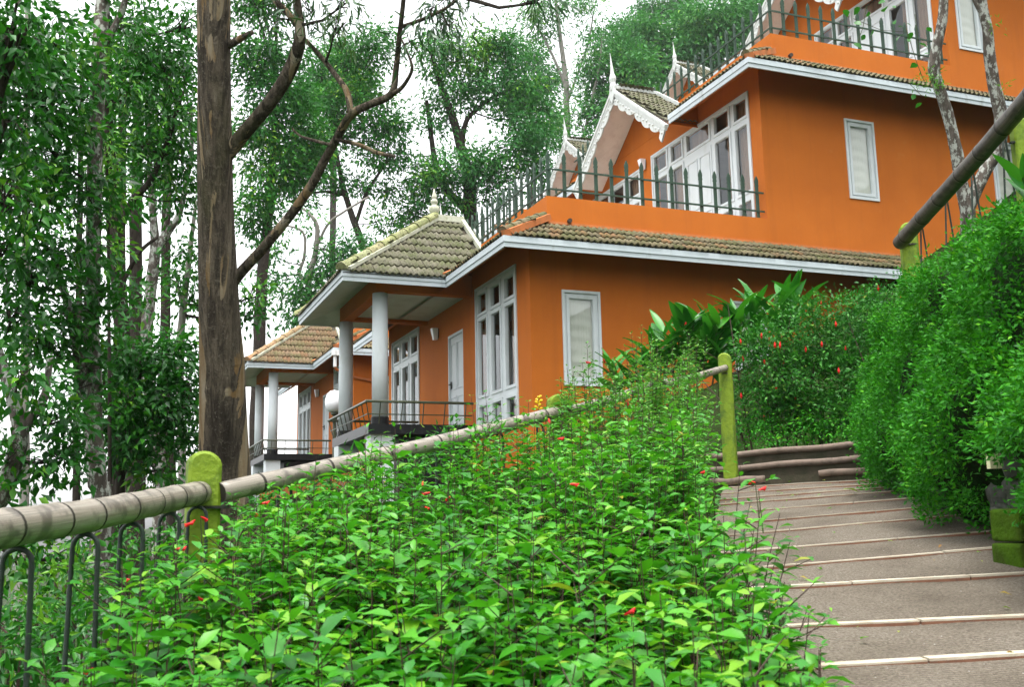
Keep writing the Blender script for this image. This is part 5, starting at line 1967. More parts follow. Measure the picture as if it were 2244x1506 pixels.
me = leaf_sheet('foliage', q[0], q[1], q[2], q[3], q[3] * 0.46, q[4], 'leaf_hedge', 'rhomb', origin(hg))
tag(link('foliage', me, hg), kind='stuff')

# mossy kerb blocks and the small cream plate at the foot of the wall
p = at(2232, 1190, 5.05)
t = thing('mossy_block', 'moss covered concrete block at the right edge of the ramp', 'block', (p.x, p.y, p.z - 0.16))
u = (RH * 0.97 + FH * 0.2).normalized()
w = Vector((-u.y, u.x, 0))
for k, (z0, z1, g) in enumerate(((-0.17, 0.0, 0.0), (0.006, 0.165, 0.006))):
    mb = MB()
    a = p - u * (0.085 - g)
    b_ = p + u * 0.30
    q = [a - w * 0.12, b_ - w * 0.12, b_ + w * 0.10, a + w * 0.10]
    mb.slab([c + Vector((0, 0, z0)) for c in q], (0, 0, z1 - z0))
    x = part('block', mb, 'moss_block', t)
    bv = x.modifiers.new('round', 'BEVEL')
    bv.width = 0.018
    bv.segments = 3
p = at(2177, 1011, 5.3)
t = thing('plate', 'small cream box plate fixed among the creeper on the retaining wall', 'plate', p)
mb = MB()
mb.beam(-RH * 0.032 - FH * 0.01, RH * 0.032, 0.03, 0.078)
part('cover', mb, 'switch_plate', t, False)
p = at(1848, 1081, 8.5)
t = thing('fallen_leaf', 'fallen orange yellow leaf lying on the upper part of the ramp', 'leaf', p)
me = leaf_sheet('fallen_leaf_blade', np.array([(0, 0, 0.03)]), np.array([(1, -.1, 0.05)]), np.array([(0, 0, 1.0)]), [0.15], [0.06], [0.97], 'leaf_shrub', 'broad')
link('blade', me, t)

# leaf litter and grit blown against the edges of the ramp
lp_, ln_ = [], []
for i in range(150):
    a, b_, s_ = prof[random.randrange(len(prof) // 5, len(prof) - 4)]
    f = random.choice((random.betavariate(1, 9), 1 - random.betavariate(1, 6), random.random()))
    q = a.lerp(b_, min(0.97, max(0.03, f)))
    lp_.append((q.x, q.y, q.z + 0.014))
dd = rand_dirs(len(lp_))
dd[:, 2] *= 0.12
nn_ = rand_dirs(len(lp_)) * 0.25
nn_[:, 2] += 1
LL = RNG.uniform(0.015, 0.05, len(lp_))
tag(link('leaf_litter', leaf_sheet('leaf_litter', lp_, dd, nn_, LL, LL * 0.5, RNG.uniform(0.90, 1.0, len(lp_)), 'leaf_shrub', 'fold'), path), kind='stuff')

# ---- fuchsia bank and ground cover behind the steps
pb = at(1790, 800, 12.6)
t = thing('fuchsia_bush', 'large dark green bush with hanging red flowers behind the steps', 'bush', (pb.x, pb.y, gz(pb)))
bl = []
for x, y, d, rx, rz, k in ((1690, 800, 12.2, 80, 95, 1), (1760, 740, 12.6, 95, 85, 1), (1850, 735, 12.6, 100, 100, 1), (1910, 690, 12.9, 70, 60, 1), (1800, 840, 12.4, 130, 80, .8), (1650, 760, 12.2, 40, 50, 1), (1900, 830, 12.2, 90, 100, .8), (1955, 650, 13.0, 50, 40, .8), (1660, 890, 12.2, 60, 60, .9), (1730, 900, 12.3, 70, 55, .9), (1820, 905, 12.1, 80, 50, .9), (1890, 900, 11.9, 60, 60, .9)):
    s = d / F_PX
    bl.append((at(x, y, d), (rx * s, rx * s * 0.9, rz * s), k))
blob_plant(t, 'foliage', bl, 'leaf_fuchsia', 0.055, 0.45, 24, 0.085, 44, 'rhomb', 0.8, 0.6, 0.05, 0.9)
mb = MB()
for i in range(26):
    q = at(random.uniform(1640, 1920), random.uniform(850, 940), 12.4)
    mb.tube([Vector((q.x, q.y, gz(q) - .1)), q + Vector((random.gauss(0, .2), random.gauss(0, .2), 0.1)), q + Vector((random.gauss(0, .4), random.gauss(0, .3), random.uniform(.5, 1.2)))], [0.012, 0.009, 0.004], 5, False)
part('stems', mb, 'stem_brown', t, kind='stuff')
for i in range(30):
    c, r, k = random.choice(bl)
    v = rand_dirs(1)[0]
    v[1] = -abs(v[1])
    q = c + Vector((v[0] * r[0], v[1] * r[1] * 1.08, v[2] * r[2]))
    mb = MB()
    mb.lathe([(0.003, 0.03), (0.009, 0.012), (0.016, -0.012), (0.011, -0.026), (0.004, -0.042)], tuple(q), 6)
    part('flower', mb, 'flower_red', t)
pc = at(1750, 950, 11.9)
bl = []
for x, y, d, rx, rz in ((1660, 965, 11.8, 60, 30), (1740, 945, 12.0, 80, 35), (1830, 930, 11.8, 70, 38), (1880, 940, 11.3, 40, 45), (1640, 920, 12.0, 40, 40)):
    s = d / F_PX
    bl.append((at(x, y, d), (rx * s, rx * s, rz * s), 1))
t = thing('ground_cover', 'low green ground cover on the bank just above the steps', 'ground cover', (pc.x, pc.y, gz(pc)))
blob_plant(t, 'foliage', bl, 'leaf_hedge', 0.045, 0.45, 18, 0.075, 24, 'rhomb', 0.7, 0.6)
t['kind'] = 'stuff'

# ---- ginger lilies against the side wall: every blade its own leaf
GL = {}


def ginger_leaf(k):
    if k not in GL:
        rg = random.Random(k)
        L, W_ = 1.0, 0.115 + 0.025 * rg.random()
        bend = 0.25 + 0.5 * rg.random()
        vs, fs = [], []
        n = 9
        for i in range(n + 1):
            t_ = i / n
            w = W_ * (math.sin(math.pi * min(1, t_ ** 0.75 * 0.96 + 0.03))) ** 0.8
            x = t_ * L
            z = -bend * t_ ** 2.2 * 0.5
            vs += [(x, w, z + 0.03), (x, 0, z), (x, -w, z + 0.03)]
        for i in range(n):
            a = i * 3
            fs += [(a, a + 1, a + 4, a + 3), (a + 1, a + 2, a + 5, a + 4)]
        mb = MB()
        mb.add(vs, fs)
        mb.smooth = True
        me = mb.mesh('leaf', 'leaf_ginger')
        at_ = me.attributes.new('rnd', 'FLOAT', 'POINT')
        at_.data.foreach_set('value', [rg.uniform(0.1, 0.95)] * len(vs))
        GL[k] = me
    return GL[k]


def ginger(label, stems, cat='plant', name='ginger_lily'):
    """stems: (foot, tip, leaf length, pairs)"""
    f0 = stems[0][0]
    t = thing(name, label, cat, f0)
    mb = MB()
    cnt = 0
    for foot, tip, LL, n in stems:
        foot, tip = Vector(foot), Vector(tip)
        mid = foot.lerp(tip, 0.55) + Vector((0, 0, 0.10 * (tip - foot).length))
        pts = [foot, foot.lerp(mid, .5), mid, tip]
        mb.tube(pts, [0.013, 0.012, 0.009, 0.004], 6, False)
        ax = (tip - foot)
        sd = Vector((random.gauss(0, 1), random.gauss(0, 1), 0)).normalized()
        for k in range(n):
            tt = 0.30 + 0.70 * k / (n - 1)
            p = lerp_pts(pts, tt)
            s = 1 if k % 2 else -1
            d = (sd * s * random.uniform(0.7, 1.3) + Vector((0, 0, random.uniform(0.15, 0.8))) + ax.normalized() * (0.4 + 0.7 * tt)).normalized()
            up_ = Vector((random.gauss(0, .25), random.gauss(0, .25), 1))
            y = up_.cross(d).normalized()
            z = d.cross(y)
            sc = LL * random.uniform(0.75, 1.1)
            o = link('leaf', ginger_leaf(random.randrange(8)), t)
            pp = p - origin(t)
            o.matrix_local = Matrix(((d.x * sc, y.x * sc, z.x * sc, pp.x), (d.y * sc, y.y * sc, z.y * sc, pp.y), (d.z * sc, y.z * sc, z.z * sc, pp.z), (0, 0, 0, 1)))
    part('stalks', mb, 'stem_green', t, kind='stuff')


def gst(x0, y0, d0, x1, y1, L, n):
    a, b_ = at(x0, y0, d0), at(x1, y1, d0 + random.uniform(-.3, .3))
    return (a, b_, L * 0.82, n + 2)


ginger('leftmost ginger plant with long dark leaves against the narrow white window', [gst(1370, 880, 14.6, 1340, 815, 0.62, 6), gst(1345, 900, 14.6, 1345, 800, 0.55, 5), gst(1385, 885, 14.4, 1395, 800, 0.55, 6)])
ginger('broad clump of glossy ginger leaves in front of the orange side wall', [gst(x, y + 40, 14.8, x + random.uniform(-15, 25), y - 60, 0.58, 8) for x, y in ((1425, 840), (1450, 820), (1480, 815), (1510, 800), (1540, 790), (1440, 850), (1490, 845), (1530, 830), (1560, 810), (1475, 780), (1515, 770), (1550, 775), (1405, 860), (1460, 790), (1500, 760), (1535, 760), (1565, 780), (1420, 820), (1575, 830))])
ginger('tall ginger plant with drooping dark leaves before the second narrow window', [gst(x, y + 60, 15.0, x + random.uniform(-15, 15), y - 55, 0.62, 8) for x, y in ((1630, 745), (1655, 735), (1690, 735), (1720, 730), (1750, 720), (1600, 770), (1670, 720), (1640, 720), (1705, 715), (1735, 705), (1615, 745))])
ginger('bright green ginger leaves at the right edge above the hedge', [gst(2270, 480, 6.9, 2240, 390, 0.30, 7), gst(2290, 450, 6.9, 2262, 350, 0.30, 6)])

# ================================================================ trees


def trunk_mesh(mb, pts, rad, n=12, rough=0.05, seed=0):
    """limb through pts, resampled smoothly, with an uneven skin"""
    pts = [Vector(p) for p in pts]
    cum = [0.0]
    for a, b_ in zip(pts, pts[1:]):
        cum.append(cum[-1] + (b_ - a).length)
    L = cum[-1]
    m_ = max(5, min(70, int(L / max(0.05, max(rad) * 0.9))))
    P, Rr = [], []
    for i in range(m_ + 1):
        s = L * i / m_
        k = max(0, min(len(pts) - 2, next((q for q in range(len(cum) - 1) if cum[q + 1] >= s - 1e-9), len(cum) - 2)))
        f = (s - cum[k]) / max(1e-6, cum[k + 1] - cum[k])
        p0_, p1_, p2_, p3_ = pts[max(0, k - 1)], pts[k], pts[k + 1], pts[min(len(pts) - 1, k + 2)]
        q = 0.5 * ((2 * p1_) + (p2_ - p0_) * f + (2 * p0_ - 5 * p1_ + 4 * p2_ - p3_) * f * f + (3 * p1_ - p0_ - 3 * p2_ + p3_) * f ** 3)
        P.append(q)
        Rr.append(rad[k] + (rad[k + 1] - rad[k]) * f)
    o = len(mb.v)
    mb.tube(P, Rr, n)
    for i in range(len(P)):
        c = P[i]
        for k in range(n):
            j = o + i * n + k
            v = Vector(mb.v[j]) - c
            a = 2 * math.pi * k / n
            w = 1 + rough * (math.sin(3 * a + i * 0.35 + seed) + 0.7 * math.sin(5 * a - i * 0.6 + seed * 2) + 0.8 * math.sin(i * 0.9 + a + seed)) + random.gauss(0, rough * 0.35)
            mb.v[j] = tuple(c + v * w)


CROWN = 3.9


def tree(name, label, limbs, blobs, mat, L, ratio, bark_m, per=26, sig=0.17, dens=5.5, kind='fold', group=None, droop=0.45, cat='tree', n=12, rough=0.05, twigs=True, flat=0.7):
    """limbs: lists of (px, py, distance, width px); the first is the trunk. blobs: (px, py, distance, rx px, ry px, weight)"""
    tr = limbs[0]
    p = at(*tr[0][:3])
    g = gz(p)
    foot = Vector((p.x, p.y, g - 0.15))
    if p.z < foot.z:
        foot.z = p.z - 0.1
    t = thing(name, label, cat, foot, group)
    allp = []
    for li, lm in enumerate(limbs):
        pts = [at(x, y, d) for x, y, d, w in lm]
        rad = [w * d / F_PX / 2 for x, y, d, w in lm]
        if li == 0 and pts[0].z > foot.z + 0.3:
            pts = [foot] + pts
            rad = [rad[0] * 1.12] + rad
        mb = MB()
        trunk_mesh(mb, pts, rad, n if li == 0 else max(6, n - 4), rough, li)
        part('trunk' if li == 0 else 'branch', mb, bark_m, t, smooth=True)
        for i in range(len(pts) - 1):
            for f in (0, .33, .66):
                allp.append(pts[i].lerp(pts[i + 1], f))
    allp.append(pts[-1])
    PP = [[], [], [], [], []]
    tw = MB()
    for x, y, d, rx, ry, k in blobs:
        s = d / F_PX
        c = at(x, y, d)
        r = np.array([rx * s, rx * s * 0.85, ry * s])
        nC = max(5, int(dens * CROWN * k * 4 * r[0] * r[2] + 0.5))
        v = rand_dirs(nC)
        rr = RNG.uniform(0, 1, nC) ** 0.42
        C = np.array(tuple(c)) + (v * rr[:, None]) @ np.array([[RH.x, RH.y, 0], [FH.x, FH.y, 0], [0, 0, 1]]) * 0 + np.column_stack([
            v[:, 0] * rr * r[0] * RH.x + v[:, 1] * rr * r[1] * FH.x, v[:, 0] * rr * r[0] * RH.y + v[:, 1] * rr * r[1] * FH.y, v[:, 2] * rr * r[2]])
        q = clump_leaves(C, per, sig, L, v, droop, 0.6, 0.35, flat)
        q = (*q[:4], np.clip(q[4] + random.gauss(0.02, 0.15), 0, 1))  # random tone per blob; brighter blobs paint sunlit patches into the crown
        for a, b_ in zip(PP, q):
            a.append(b_)
        if twigs:
            near_p = min(allp, key=lambda q_: (q_ - c).length + (0.8 * max(0, q_.z - c.z)))
            mid = near_p.lerp(c, 0.5) + Vector((0, 0, -0.10 * (c - near_p).length))
            r0 = max(0.012, min(0.05, 0.018 * (c - near_p).length + 0.008))
            tw.tube([near_p, mid, c], [r0, r0 * 0.7, r0 * 0.4], 5, False)
            for cc in C[:: max(1, nC // 9)]:
                cc = Vector(cc)
                tw.tube([mid.lerp(c, random.uniform(.4, 1)), (c + cc) / 2 + Vector((random.gauss(0, .05), random.gauss(0, .05), 0.04)), cc], [r0 * 0.4, r0 * .28, 0.004], 4, False)
    if blobs:
        PP = [np.concatenate(a) for a in PP]
        me = leaf_sheet('crown', PP[0], PP[1], PP[2], PP[3], PP[3] * ratio, PP[4], mat, kind, origin(t))
        tag(link('crown', me, t), kind='stuff')
        if twigs and tw.v:
            part('twigs', tw, 'bark_dark', t, kind='stuff')
    return t


# ---- the great eucalyptus in front of the far house
D1 = 10.0
tree('eucalyptus_tree', 'great eucalyptus trunk with peeling brown bark in front of the far veranda',
     [[(500, 1300, D1, 150), (496, 1120, D1, 120), (491, 1000, D1, 106), (488, 900, D1, 100), (486, 800, D1, 97), (480, 700, D1, 88), (478, 600, D1, 84), (475, 500, D1, 78), (473, 400, D1, 76), (471, 300, D1, 74), (470, 200, D1, 71), (468, 100, D1, 70), (468, 0, D1, 72), (462, -300, D1, 62), (455, -600, D1, 50)],
      [(470, 380, D1, 30), (508, 325, D1, 32), (560, 262, 9.9, 30), (605, 205, 9.8, 30), (642, 140, 9.7, 30), (657, 85, 9.6, 26), (655, 40, 9.6, 20), (645, -60, 9.5, 16), (650, -200, 9.5, 10)],
      [(656, 60, 9.6, 16), (632, 30, 9.6, 14), (596, -8, 9.6, 14), (540, -80, 9.6, 10)],
      [(485, 650, D1, 34), (524, 602, D1, 24), (575, 545, 9.9, 22), (630, 480, 9.8, 21), (680, 410, 9.7, 20), (712, 350, 9.6, 19), (745, 290, 9.5, 18), (770, 250, 9.4, 18), (812, 228, 9.3, 17), (858, 205, 9.2, 16), (868, 150, 9.2, 13), (875, 80, 9.1, 11), (884, 0, 9.0, 10), (895, -120, 9.0, 7)],
      [(768, 248, 9.4, 15), (762, 205, 9.5, 14), (740, 170, 9.6, 12), (700, 120, 9.7, 10), (668, 85, 9.7, 9)],
      [(860, 205, 9.2, 12), (882, 190, 9.1, 9), (903, 152, 9.0, 7), (895, 120, 9.0, 5), (880, 85, 9.0, 4)],
      [(880, 58, 9.1, 9), (930, 40, 9.0, 8), (985, 12, 8.9, 6), (1020, -20, 8.9, 5)],
      [(735, 305, 9.5, 9), (790, 318, 9.5, 9), (825, 334, 9.5, 9), (866, 343, 9.5, 8)],
      [(728, 318, 9.5, 8), (690, 308, 9.6, 7), (655, 296, 9.7, 5), (640, 280, 9.7, 4)],
      [(500, 100, D1, 18), (525, 85, 9.9, 15), (553, 70, 9.8, 10)]],
     [(690, 20, 9.5, 45, 60, .8), (735, 60, 9.4, 40, 30, .7), (620, 40, 9.6, 40, 40, .4), (760, 5, 9.3, 40, 30, .9), (940, 20, 9.0, 60, 50, 1.1), (985, 60, 9.0, 50, 45, .9), (900, 90, 9.0, 25, 40, .5), (1180, 5, 8.6, 30, 22, 1.2), (1000, 0, 9.0, 50, 30, 1), (430, -420, 9.8, 220, 130, .5), (640, -380, 9.5, 200, 130, .5), (300, -620, 9.8, 220, 150, .5), (560, -700, 9.8, 240, 160, .5), (820, -480, 9.0, 180, 120, .5)],
     'leaf_gum', 0.115, 0.15, 'bark_eucalyptus', 16, 0.12, 9, 'lance', None, 0.9, n=30, rough=0.018)

# ---- grove on the left
GR = 'trees of the grove on the left'
tree('grove_tree', 'slender tree with pale lichen on its trunk, second from the left edge',
     [[(222, 1130, 9, 44), (212, 1060, 9, 42), (206, 940, 9, 38), (204, 820, 9, 36), (200, 700, 9, 34), (203, 560, 9, 32), (208, 400, 9.1, 31), (212, 250, 9.2, 31), (218, 100, 9.2, 32), (226, 0, 9.3, 30), (238, -150, 9.3, 26)],
      [(207, 935, 9, 26), (188, 860, 8.9, 24), (172, 780, 8.9, 22), (155, 700, 8.8, 20), (135, 620, 8.8, 16), (110, 540, 8.7, 10)],
      [(215, 120, 9.2, 16), (245, 70, 9.2, 15), (268, 20, 9.2, 14), (285, -60, 9.2, 10)]],
     [(120, 100, 8.8, 110, 90, 1), (60, 200, 8.4, 100, 110, 1), (185, 230, 8.8, 70, 80, .6), (120, 330, 8.6, 110, 90, .9), (190, 420, 8.9, 80, 70, .8), (70, 470, 8.3, 90, 80, .8), (140, 560, 8.7, 90, 70, 1), (60, 620, 8.3, 70, 70, .9), (150, 690, 8.7, 70, 60, 1), (90, 760, 8.5, 80, 60, 1), (170, 850, 8.8, 60, 60, .7), (270, 60, 9.4, 60, 60, .6), (235, 650, 9.0, 30, 50, .6)],
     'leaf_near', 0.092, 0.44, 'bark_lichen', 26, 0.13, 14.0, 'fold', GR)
tree('grove_tree', 'leaning forked tree with lichen bark at the left edge above the handrail',
     [[(-30, 1180, 7.6, 46), (5, 1090, 7.6, 42), (30, 1010, 7.6, 38), (45, 950, 7.6, 34), (30, 880, 7.7, 28), (5, 800, 7.8, 24), (-30, 680, 7.9, 18), (-60, 500, 8.0, 14)],
      [(44, 955, 7.6, 26), (75, 905, 7.7, 22), (100, 860, 7.8, 18), (110, 780, 7.9, 12)]],
     [(20, 60, 7.4, 90, 100, 1), (10, 260, 7.4, 80, 90, .9), (20, 420, 7.4, 80, 80, .8), (5, 560, 7.4, 70, 70, .9), (30, 690, 7.5, 60, 60, .8), (40, 830, 7.5, 70, 60, .8), (120, 930, 7.8, 60, 55, .8), (100, 1010, 7.7, 70, 50, .9), (150, 1000, 7.8, 40, 50, .6), (30, 1190, 7.3, 60, 60, .9), (90, 1150, 7.4, 50, 50, .8), (10, 1010, 7.4, 40, 60, .5), (115, 1230, 7.3, 40, 40, .6)],
     'leaf_near', 0.088, 0.46, 'bark_lichen', 26, 0.12, 14.0, 'fold', GR)
tree('grove_tree', 'tall straight mossy trunk between the lichen tree and the great eucalyptus',
     [[(292, 1090, 13, 40), (284, 960, 13, 38), (276, 840, 13, 36), (266, 720, 13, 34), (258, 600, 13, 32), (250, 480, 13, 30), (243, 360, 13, 28), (238, 260, 13, 26), (234, 160, 13, 22), (232, 20, 13, 18)],
      [(256, 520, 13, 16), (290, 440, 13, 15), (330, 395, 13, 13), (370, 300, 13, 11), (400, 200, 13.2, 8)],
      [(262, 640, 13, 10), (300, 560, 13, 9), (345, 520, 13, 7)]],
     [(300, 80, 13, 80, 70, .9), (360, 150, 13, 70, 60, .9), (290, 200, 12.8, 70, 60, .8), (370, 260, 13, 70, 60, 1), (300, 320, 12.8, 60, 50, .8), (400, 350, 13.2, 50, 50, .8), (340, 390, 13.2, 60, 35, .7), (410, 60, 13.4, 50, 60, .7), (395, 440, 13.2, 40, 40, .6), (300, 660, 12.6, 40, 40, .5), (230, 540, 12.5, 30, 40, .4)],
     'leaf_near', 0.10, 0.42, 'bark_dark', 28, 0.15, 12, 'fold', GR)
tree('grove_tree', 'thin forked tree against the white sky left of the great eucalyptus',
     [[(350, 1090, 16, 30), (340, 950, 16, 28), (325, 820, 16, 27), (320, 740, 16, 26), (330, 640, 16, 25), (340, 560, 16, 24), (336, 480, 16, 16), (330, 400, 16, 13), (326, 300, 16, 10), (330, 200, 16, 7)],
      [(340, 560, 16, 18), (368, 510, 16, 16), (392, 470, 16, 14), (408, 400, 16, 11), (420, 320, 16, 9), (418, 220, 16, 6)],
      [(342, 545, 16, 8), (360, 500, 16, 7), (372, 430, 16, 5), (378, 360, 16, 4)]],
     [(350, 330, 16, 60, 50, .8), (410, 250, 16, 50, 60, .8), (330, 220, 16, 50, 50, .8), (400, 150, 16, 60, 60, .8), (430, 420, 16.2, 30, 40, .6), (390, 560, 16, 25, 25, .3)],
     'leaf_near', 0.11, 0.42, 'bark_lichen', 26, 0.17, 6.5, 'fold', GR)
tree('grove_tree', 'slight pale stemmed tree immediately left of the great eucalyptus trunk',
     [[(400, 1060, 17, 18), (394, 900, 17, 17), (396, 760, 17, 17), (400, 690, 17, 16), (408, 620, 17, 14), (420, 520, 17, 10), (430, 440, 17, 7)],
      [(402, 680, 17, 9), (392, 640, 17, 8), (386, 600, 17, 5)]],
     [(400, 620, 17, 38, 40, 1.0), (420, 660, 17, 40, 35, .9), (385, 600, 17, 25, 30, .7), (430, 560, 17, 25, 30, .6), (560, 650, 17, 34, 38, 1.0), (545, 690, 17, 20, 20, .6)],
     'leaf_near', 0.12, 0.42, 'bark_pale', 22, 0.16, 7.5, 'fold', GR)
tree('grove_tree', 'low bushy tree with dense glossy leaves behind the nearest green post',
     [[(262, 1090, 11, 22), (268, 1000, 11, 20), (285, 930, 11, 16), (300, 860, 11, 12), (310, 790, 11, 8)],
      [(270, 985, 11, 12), (320, 930, 11, 11), (370, 905, 11, 9), (420, 890, 11, 5)],
      [(275, 970, 11, 10), (240, 900, 11, 8), (225, 820, 11, 5)]],
     [(290, 800, 11, 70, 55, 1), (370, 790, 11.2, 70, 60, 1), (420, 850, 11.3, 40, 70, .9), (260, 880, 10.8, 60, 60, 1), (340, 890, 11, 80, 65, 1.1), (400, 950, 11.2, 50, 55, .9), (300, 970, 10.9, 70, 50, 1), (235, 960, 10.8, 40, 60, .8), (350, 1030, 11, 60, 35, .8), (250, 760, 10.8, 40, 50, .8), (400, 760, 11.4, 40, 40, .7)],
     'leaf_near', 0.095, 0.44, 'bark_dark', 28, 0.13, 14.0, 'fold', GR)
tree('grove_tree', 'very pale straight trunk far back in the grove near the left edge',
     [[(52, 1120, 24, 20), (54, 900, 24, 19), (56, 700, 24, 18), (57, 500, 24, 17), (58, 300, 24, 15), (60, 100, 24, 12), (62, -100, 24, 9)]],
     [(60, 80, 24, 60, 60, .6), (20, 330, 24, 40, 50, .5), (110, 480, 24, 40, 40, .4), (10, 760, 24, 40, 50, .4)],
     'leaf_mid', 0.16, 0.36, 'bark_pale', 22, 0.25, 3.5, 'fold', GR)
for k, (x0, x1, w, d, lab) in enumerate(((246, 262, 26, 20, 'dark bare trunk standing low behind the bushy tree in the grove'), (300, 296, 32, 22, 'thick shaded trunk low in the grove just left of the nearest green post'), (372, 362, 24, 19, 'narrow shaded trunk right beside the nearest green post'), (165, 172, 16, 20, 'thin reddish trunk left of the lichen covered tree'))):
    tree('grove_tree', lab, [[(x0, 1200, d, w * 1.1), (x0 + 2, 1060, d, w), ((x0 + x1) / 2, 900, d, w * .95), (x1, 700, d, w * .9), (x1 + 4, 400, d, w * .75), (x1 + 8, 100, d, w * .5)]],
         [(x1 + random.uniform(-30, 30), 130 + 90 * q, d, 45, 45, .6) for q in range(4)] + [(x0 + random.uniform(-20, 20), 830 + 70 * q, d, 40, 40, .5) for q in range(3)],
         'leaf_mid', 0.14, 0.40, 'bark_dark', 26, 0.22, 4.5, 'fold', GR)
tree('young_tree', 'young tree with light yellow green leaves high in front of the grove',
     [[(238, 1150, 10.5, 9), (240, 900, 10.5, 8), (238, 600, 10.5, 7), (236, 420, 10.5, 6), (232, 300, 10.5, 4)]],
     [(235, 330, 10.4, 32, 35, 1.2), (215, 380, 10.4, 30, 35, 1.2), (245, 430, 10.4, 30, 40, 1.1), (220, 470, 10.4, 26, 30, 1.0)],
     'leaf_bright', 0.075, 0.36, 'bark_dark', 22, 0.09, 16, 'fold', GR)

# ---- big dark tree just right of the great trunk
MB_ = 'tall trees behind the houses'
tree('broadleaf_tree', 'dark leafy tree directly behind the upper right side of the great trunk',
     [[(560, 1000, 45, 30), (566, 800, 45, 28), (575, 600, 45, 24), (590, 450, 45, 20), (600, 300, 45, 14), (605, 150, 45, 8)]],
     [(560, 120, 44, 60, 60, 1), (600, 200, 44.5, 70, 60, 1), (560, 280, 44, 55, 60, 1), (640, 300, 45, 70, 55, 1.1), (590, 380, 44.5, 70, 55, 1), (660, 390, 45, 50, 45, .9), (560, 450, 44, 55, 45, .9), (620, 130, 45, 55, 45, .7), (690, 330, 45.5, 50, 50, .9), (570, 500, 44.5, 40, 30, .6), (650, 220, 45, 40, 40, .8), (560, 20, 45, 70, 60, .8), (610, -80, 45, 90, 70, 1), (520, -160, 45, 90, 80, 1), (600, -240, 45, 90, 80, 1), (530, -320, 45, 80, 70, 1)],
     'leaf_mid', 0.24, 0.42, 'bark_dark', 36, 0.32, 2.0, 'fold', MB_)
# ---- tree with pale bent limbs behind the veranda roof
tree('broadleaf_tree', 'open crowned tree with thin crooked limbs left of the near veranda roof',
     [[(690, 900, 52, 18), (690, 760, 52, 17), (684, 680, 52, 16), (676, 620, 52, 14), (690, 560, 52, 12), (695, 500, 52, 10), (680, 470, 52, 7), (660, 455, 52, 5)],
      [(676, 625, 52, 10), (655, 600, 52, 8), (665, 570, 52, 7), (668, 520, 52, 6), (650, 500, 52, 5), (600, 490, 52, 4)],
      [(692, 545, 52, 7), (720, 490, 52, 6), (760, 460, 52, 5), (810, 430, 52, 4)]],
     [(720, 580, 52, 60, 45, 1), (770, 540, 52, 60, 40, .9), (650, 650, 52, 50, 35, .9), (700, 640, 52, 60, 45, 1), (640, 700, 51.5, 45, 30, .9), (610, 520, 52, 40, 30, .5), (600, 560, 52, 30, 25, .4), (680, 480, 52, 40, 25, .4), (640, 600, 52, 30, 30, .5), (690, 700, 51.5, 45, 30, .9), (780, 600, 52, 40, 30, .7), (590, 600, 52, 30, 30, .4)],
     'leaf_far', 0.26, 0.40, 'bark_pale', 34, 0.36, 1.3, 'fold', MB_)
tree('broadleaf_tree', 'spreading tree with layered dark foliage behind the forked eucalyptus limb',
     [[(835, 900, 56, 22), (820, 700, 56, 20), (800, 560, 56, 17), (770, 470, 56, 14), (750, 400, 56, 11), (735, 320, 56, 8), (730, 260, 56, 5)],
      [(780, 490, 56, 9), (800, 430, 56, 8), (830, 380, 56, 6), (860, 340, 56, 4)],
      [(760, 430, 56, 7), (720, 420, 56, 6), (670, 425, 56, 4)]],
     [(760, 130, 56, 60, 50, .9), (820, 100, 56, 60, 50, .9), (700, 150, 57, 50, 40, .7), (720, 230, 56, 70, 45, 1), (800, 210, 56, 70, 45, 1), (850, 270, 56, 60, 45, 1), (780, 290, 56, 70, 40, .9), (690, 300, 56, 60, 45, 1), (830, 340, 56, 60, 35, .8), (720, 400, 56, 55, 30, .7), (790, 410, 56, 55, 30, .6), (850, 420, 57, 45, 35, .7), (680, 380, 56, 45, 35, .7), (840, 480, 56, 40, 30, .6), (660, 440, 56, 40, 30, .5)],
     'leaf_mid', 0.26, 0.40, 'bark_dark', 34, 0.36, 1.5, 'fold', MB_)
# ---- the dark crooked tree beside the finial and the gable
tree('broadleaf_tree', 'large tree with dark crooked trunk above the near terrace fence',
     [[(1045, 760, 58, 34), (1035, 600, 58, 33), (1035, 520, 58, 32), (1030, 460, 58, 31), (1028, 400, 58, 28), (1012, 330, 58, 22), (990, 250, 58, 17), (960, 170, 58, 12), (940, 90, 58, 8)],
      [(1030, 470, 58, 20), (1000, 440, 58, 20), (975, 410, 58, 18), (955, 360, 58, 14), (945, 300, 58, 11), (935, 220, 58, 8)],
      [(1012, 330, 58, 13), (1020, 270, 58, 11), (1050, 235, 58, 9), (1100, 200, 58, 6)]],
     [(960, 120, 58, 60, 55, .9), (1040, 110, 58, 65, 50, .9), (1110, 100, 58, 55, 55, .9), (1000, 200, 58, 70, 45, .8), (1080, 200, 58, 70, 50, .9), (1150, 180, 58, 45, 55, .8), (960, 270, 58, 50, 35, .6), (930, 390, 57, 60, 45, 1), (1010, 370, 57, 70, 45, 1), (1090, 350, 57, 70, 45, 1), (1160, 300, 57, 60, 50, 1), (1130, 260, 58, 50, 35, .8), (940, 440, 57, 60, 35, .9), (1080, 410, 57, 60, 35, .9), (1180, 370, 57, 45, 45, .9), (900, 470, 57, 50, 35, .8), (870, 330, 57, 40, 40, .6), (990, 440, 57, 50, 30, .6), (1190, 240, 58, 40, 40, .7)],
     'leaf_far', 0.27, 0.40, 'bark_dark', 36, 0.38, 1.5, 'fold', MB_)
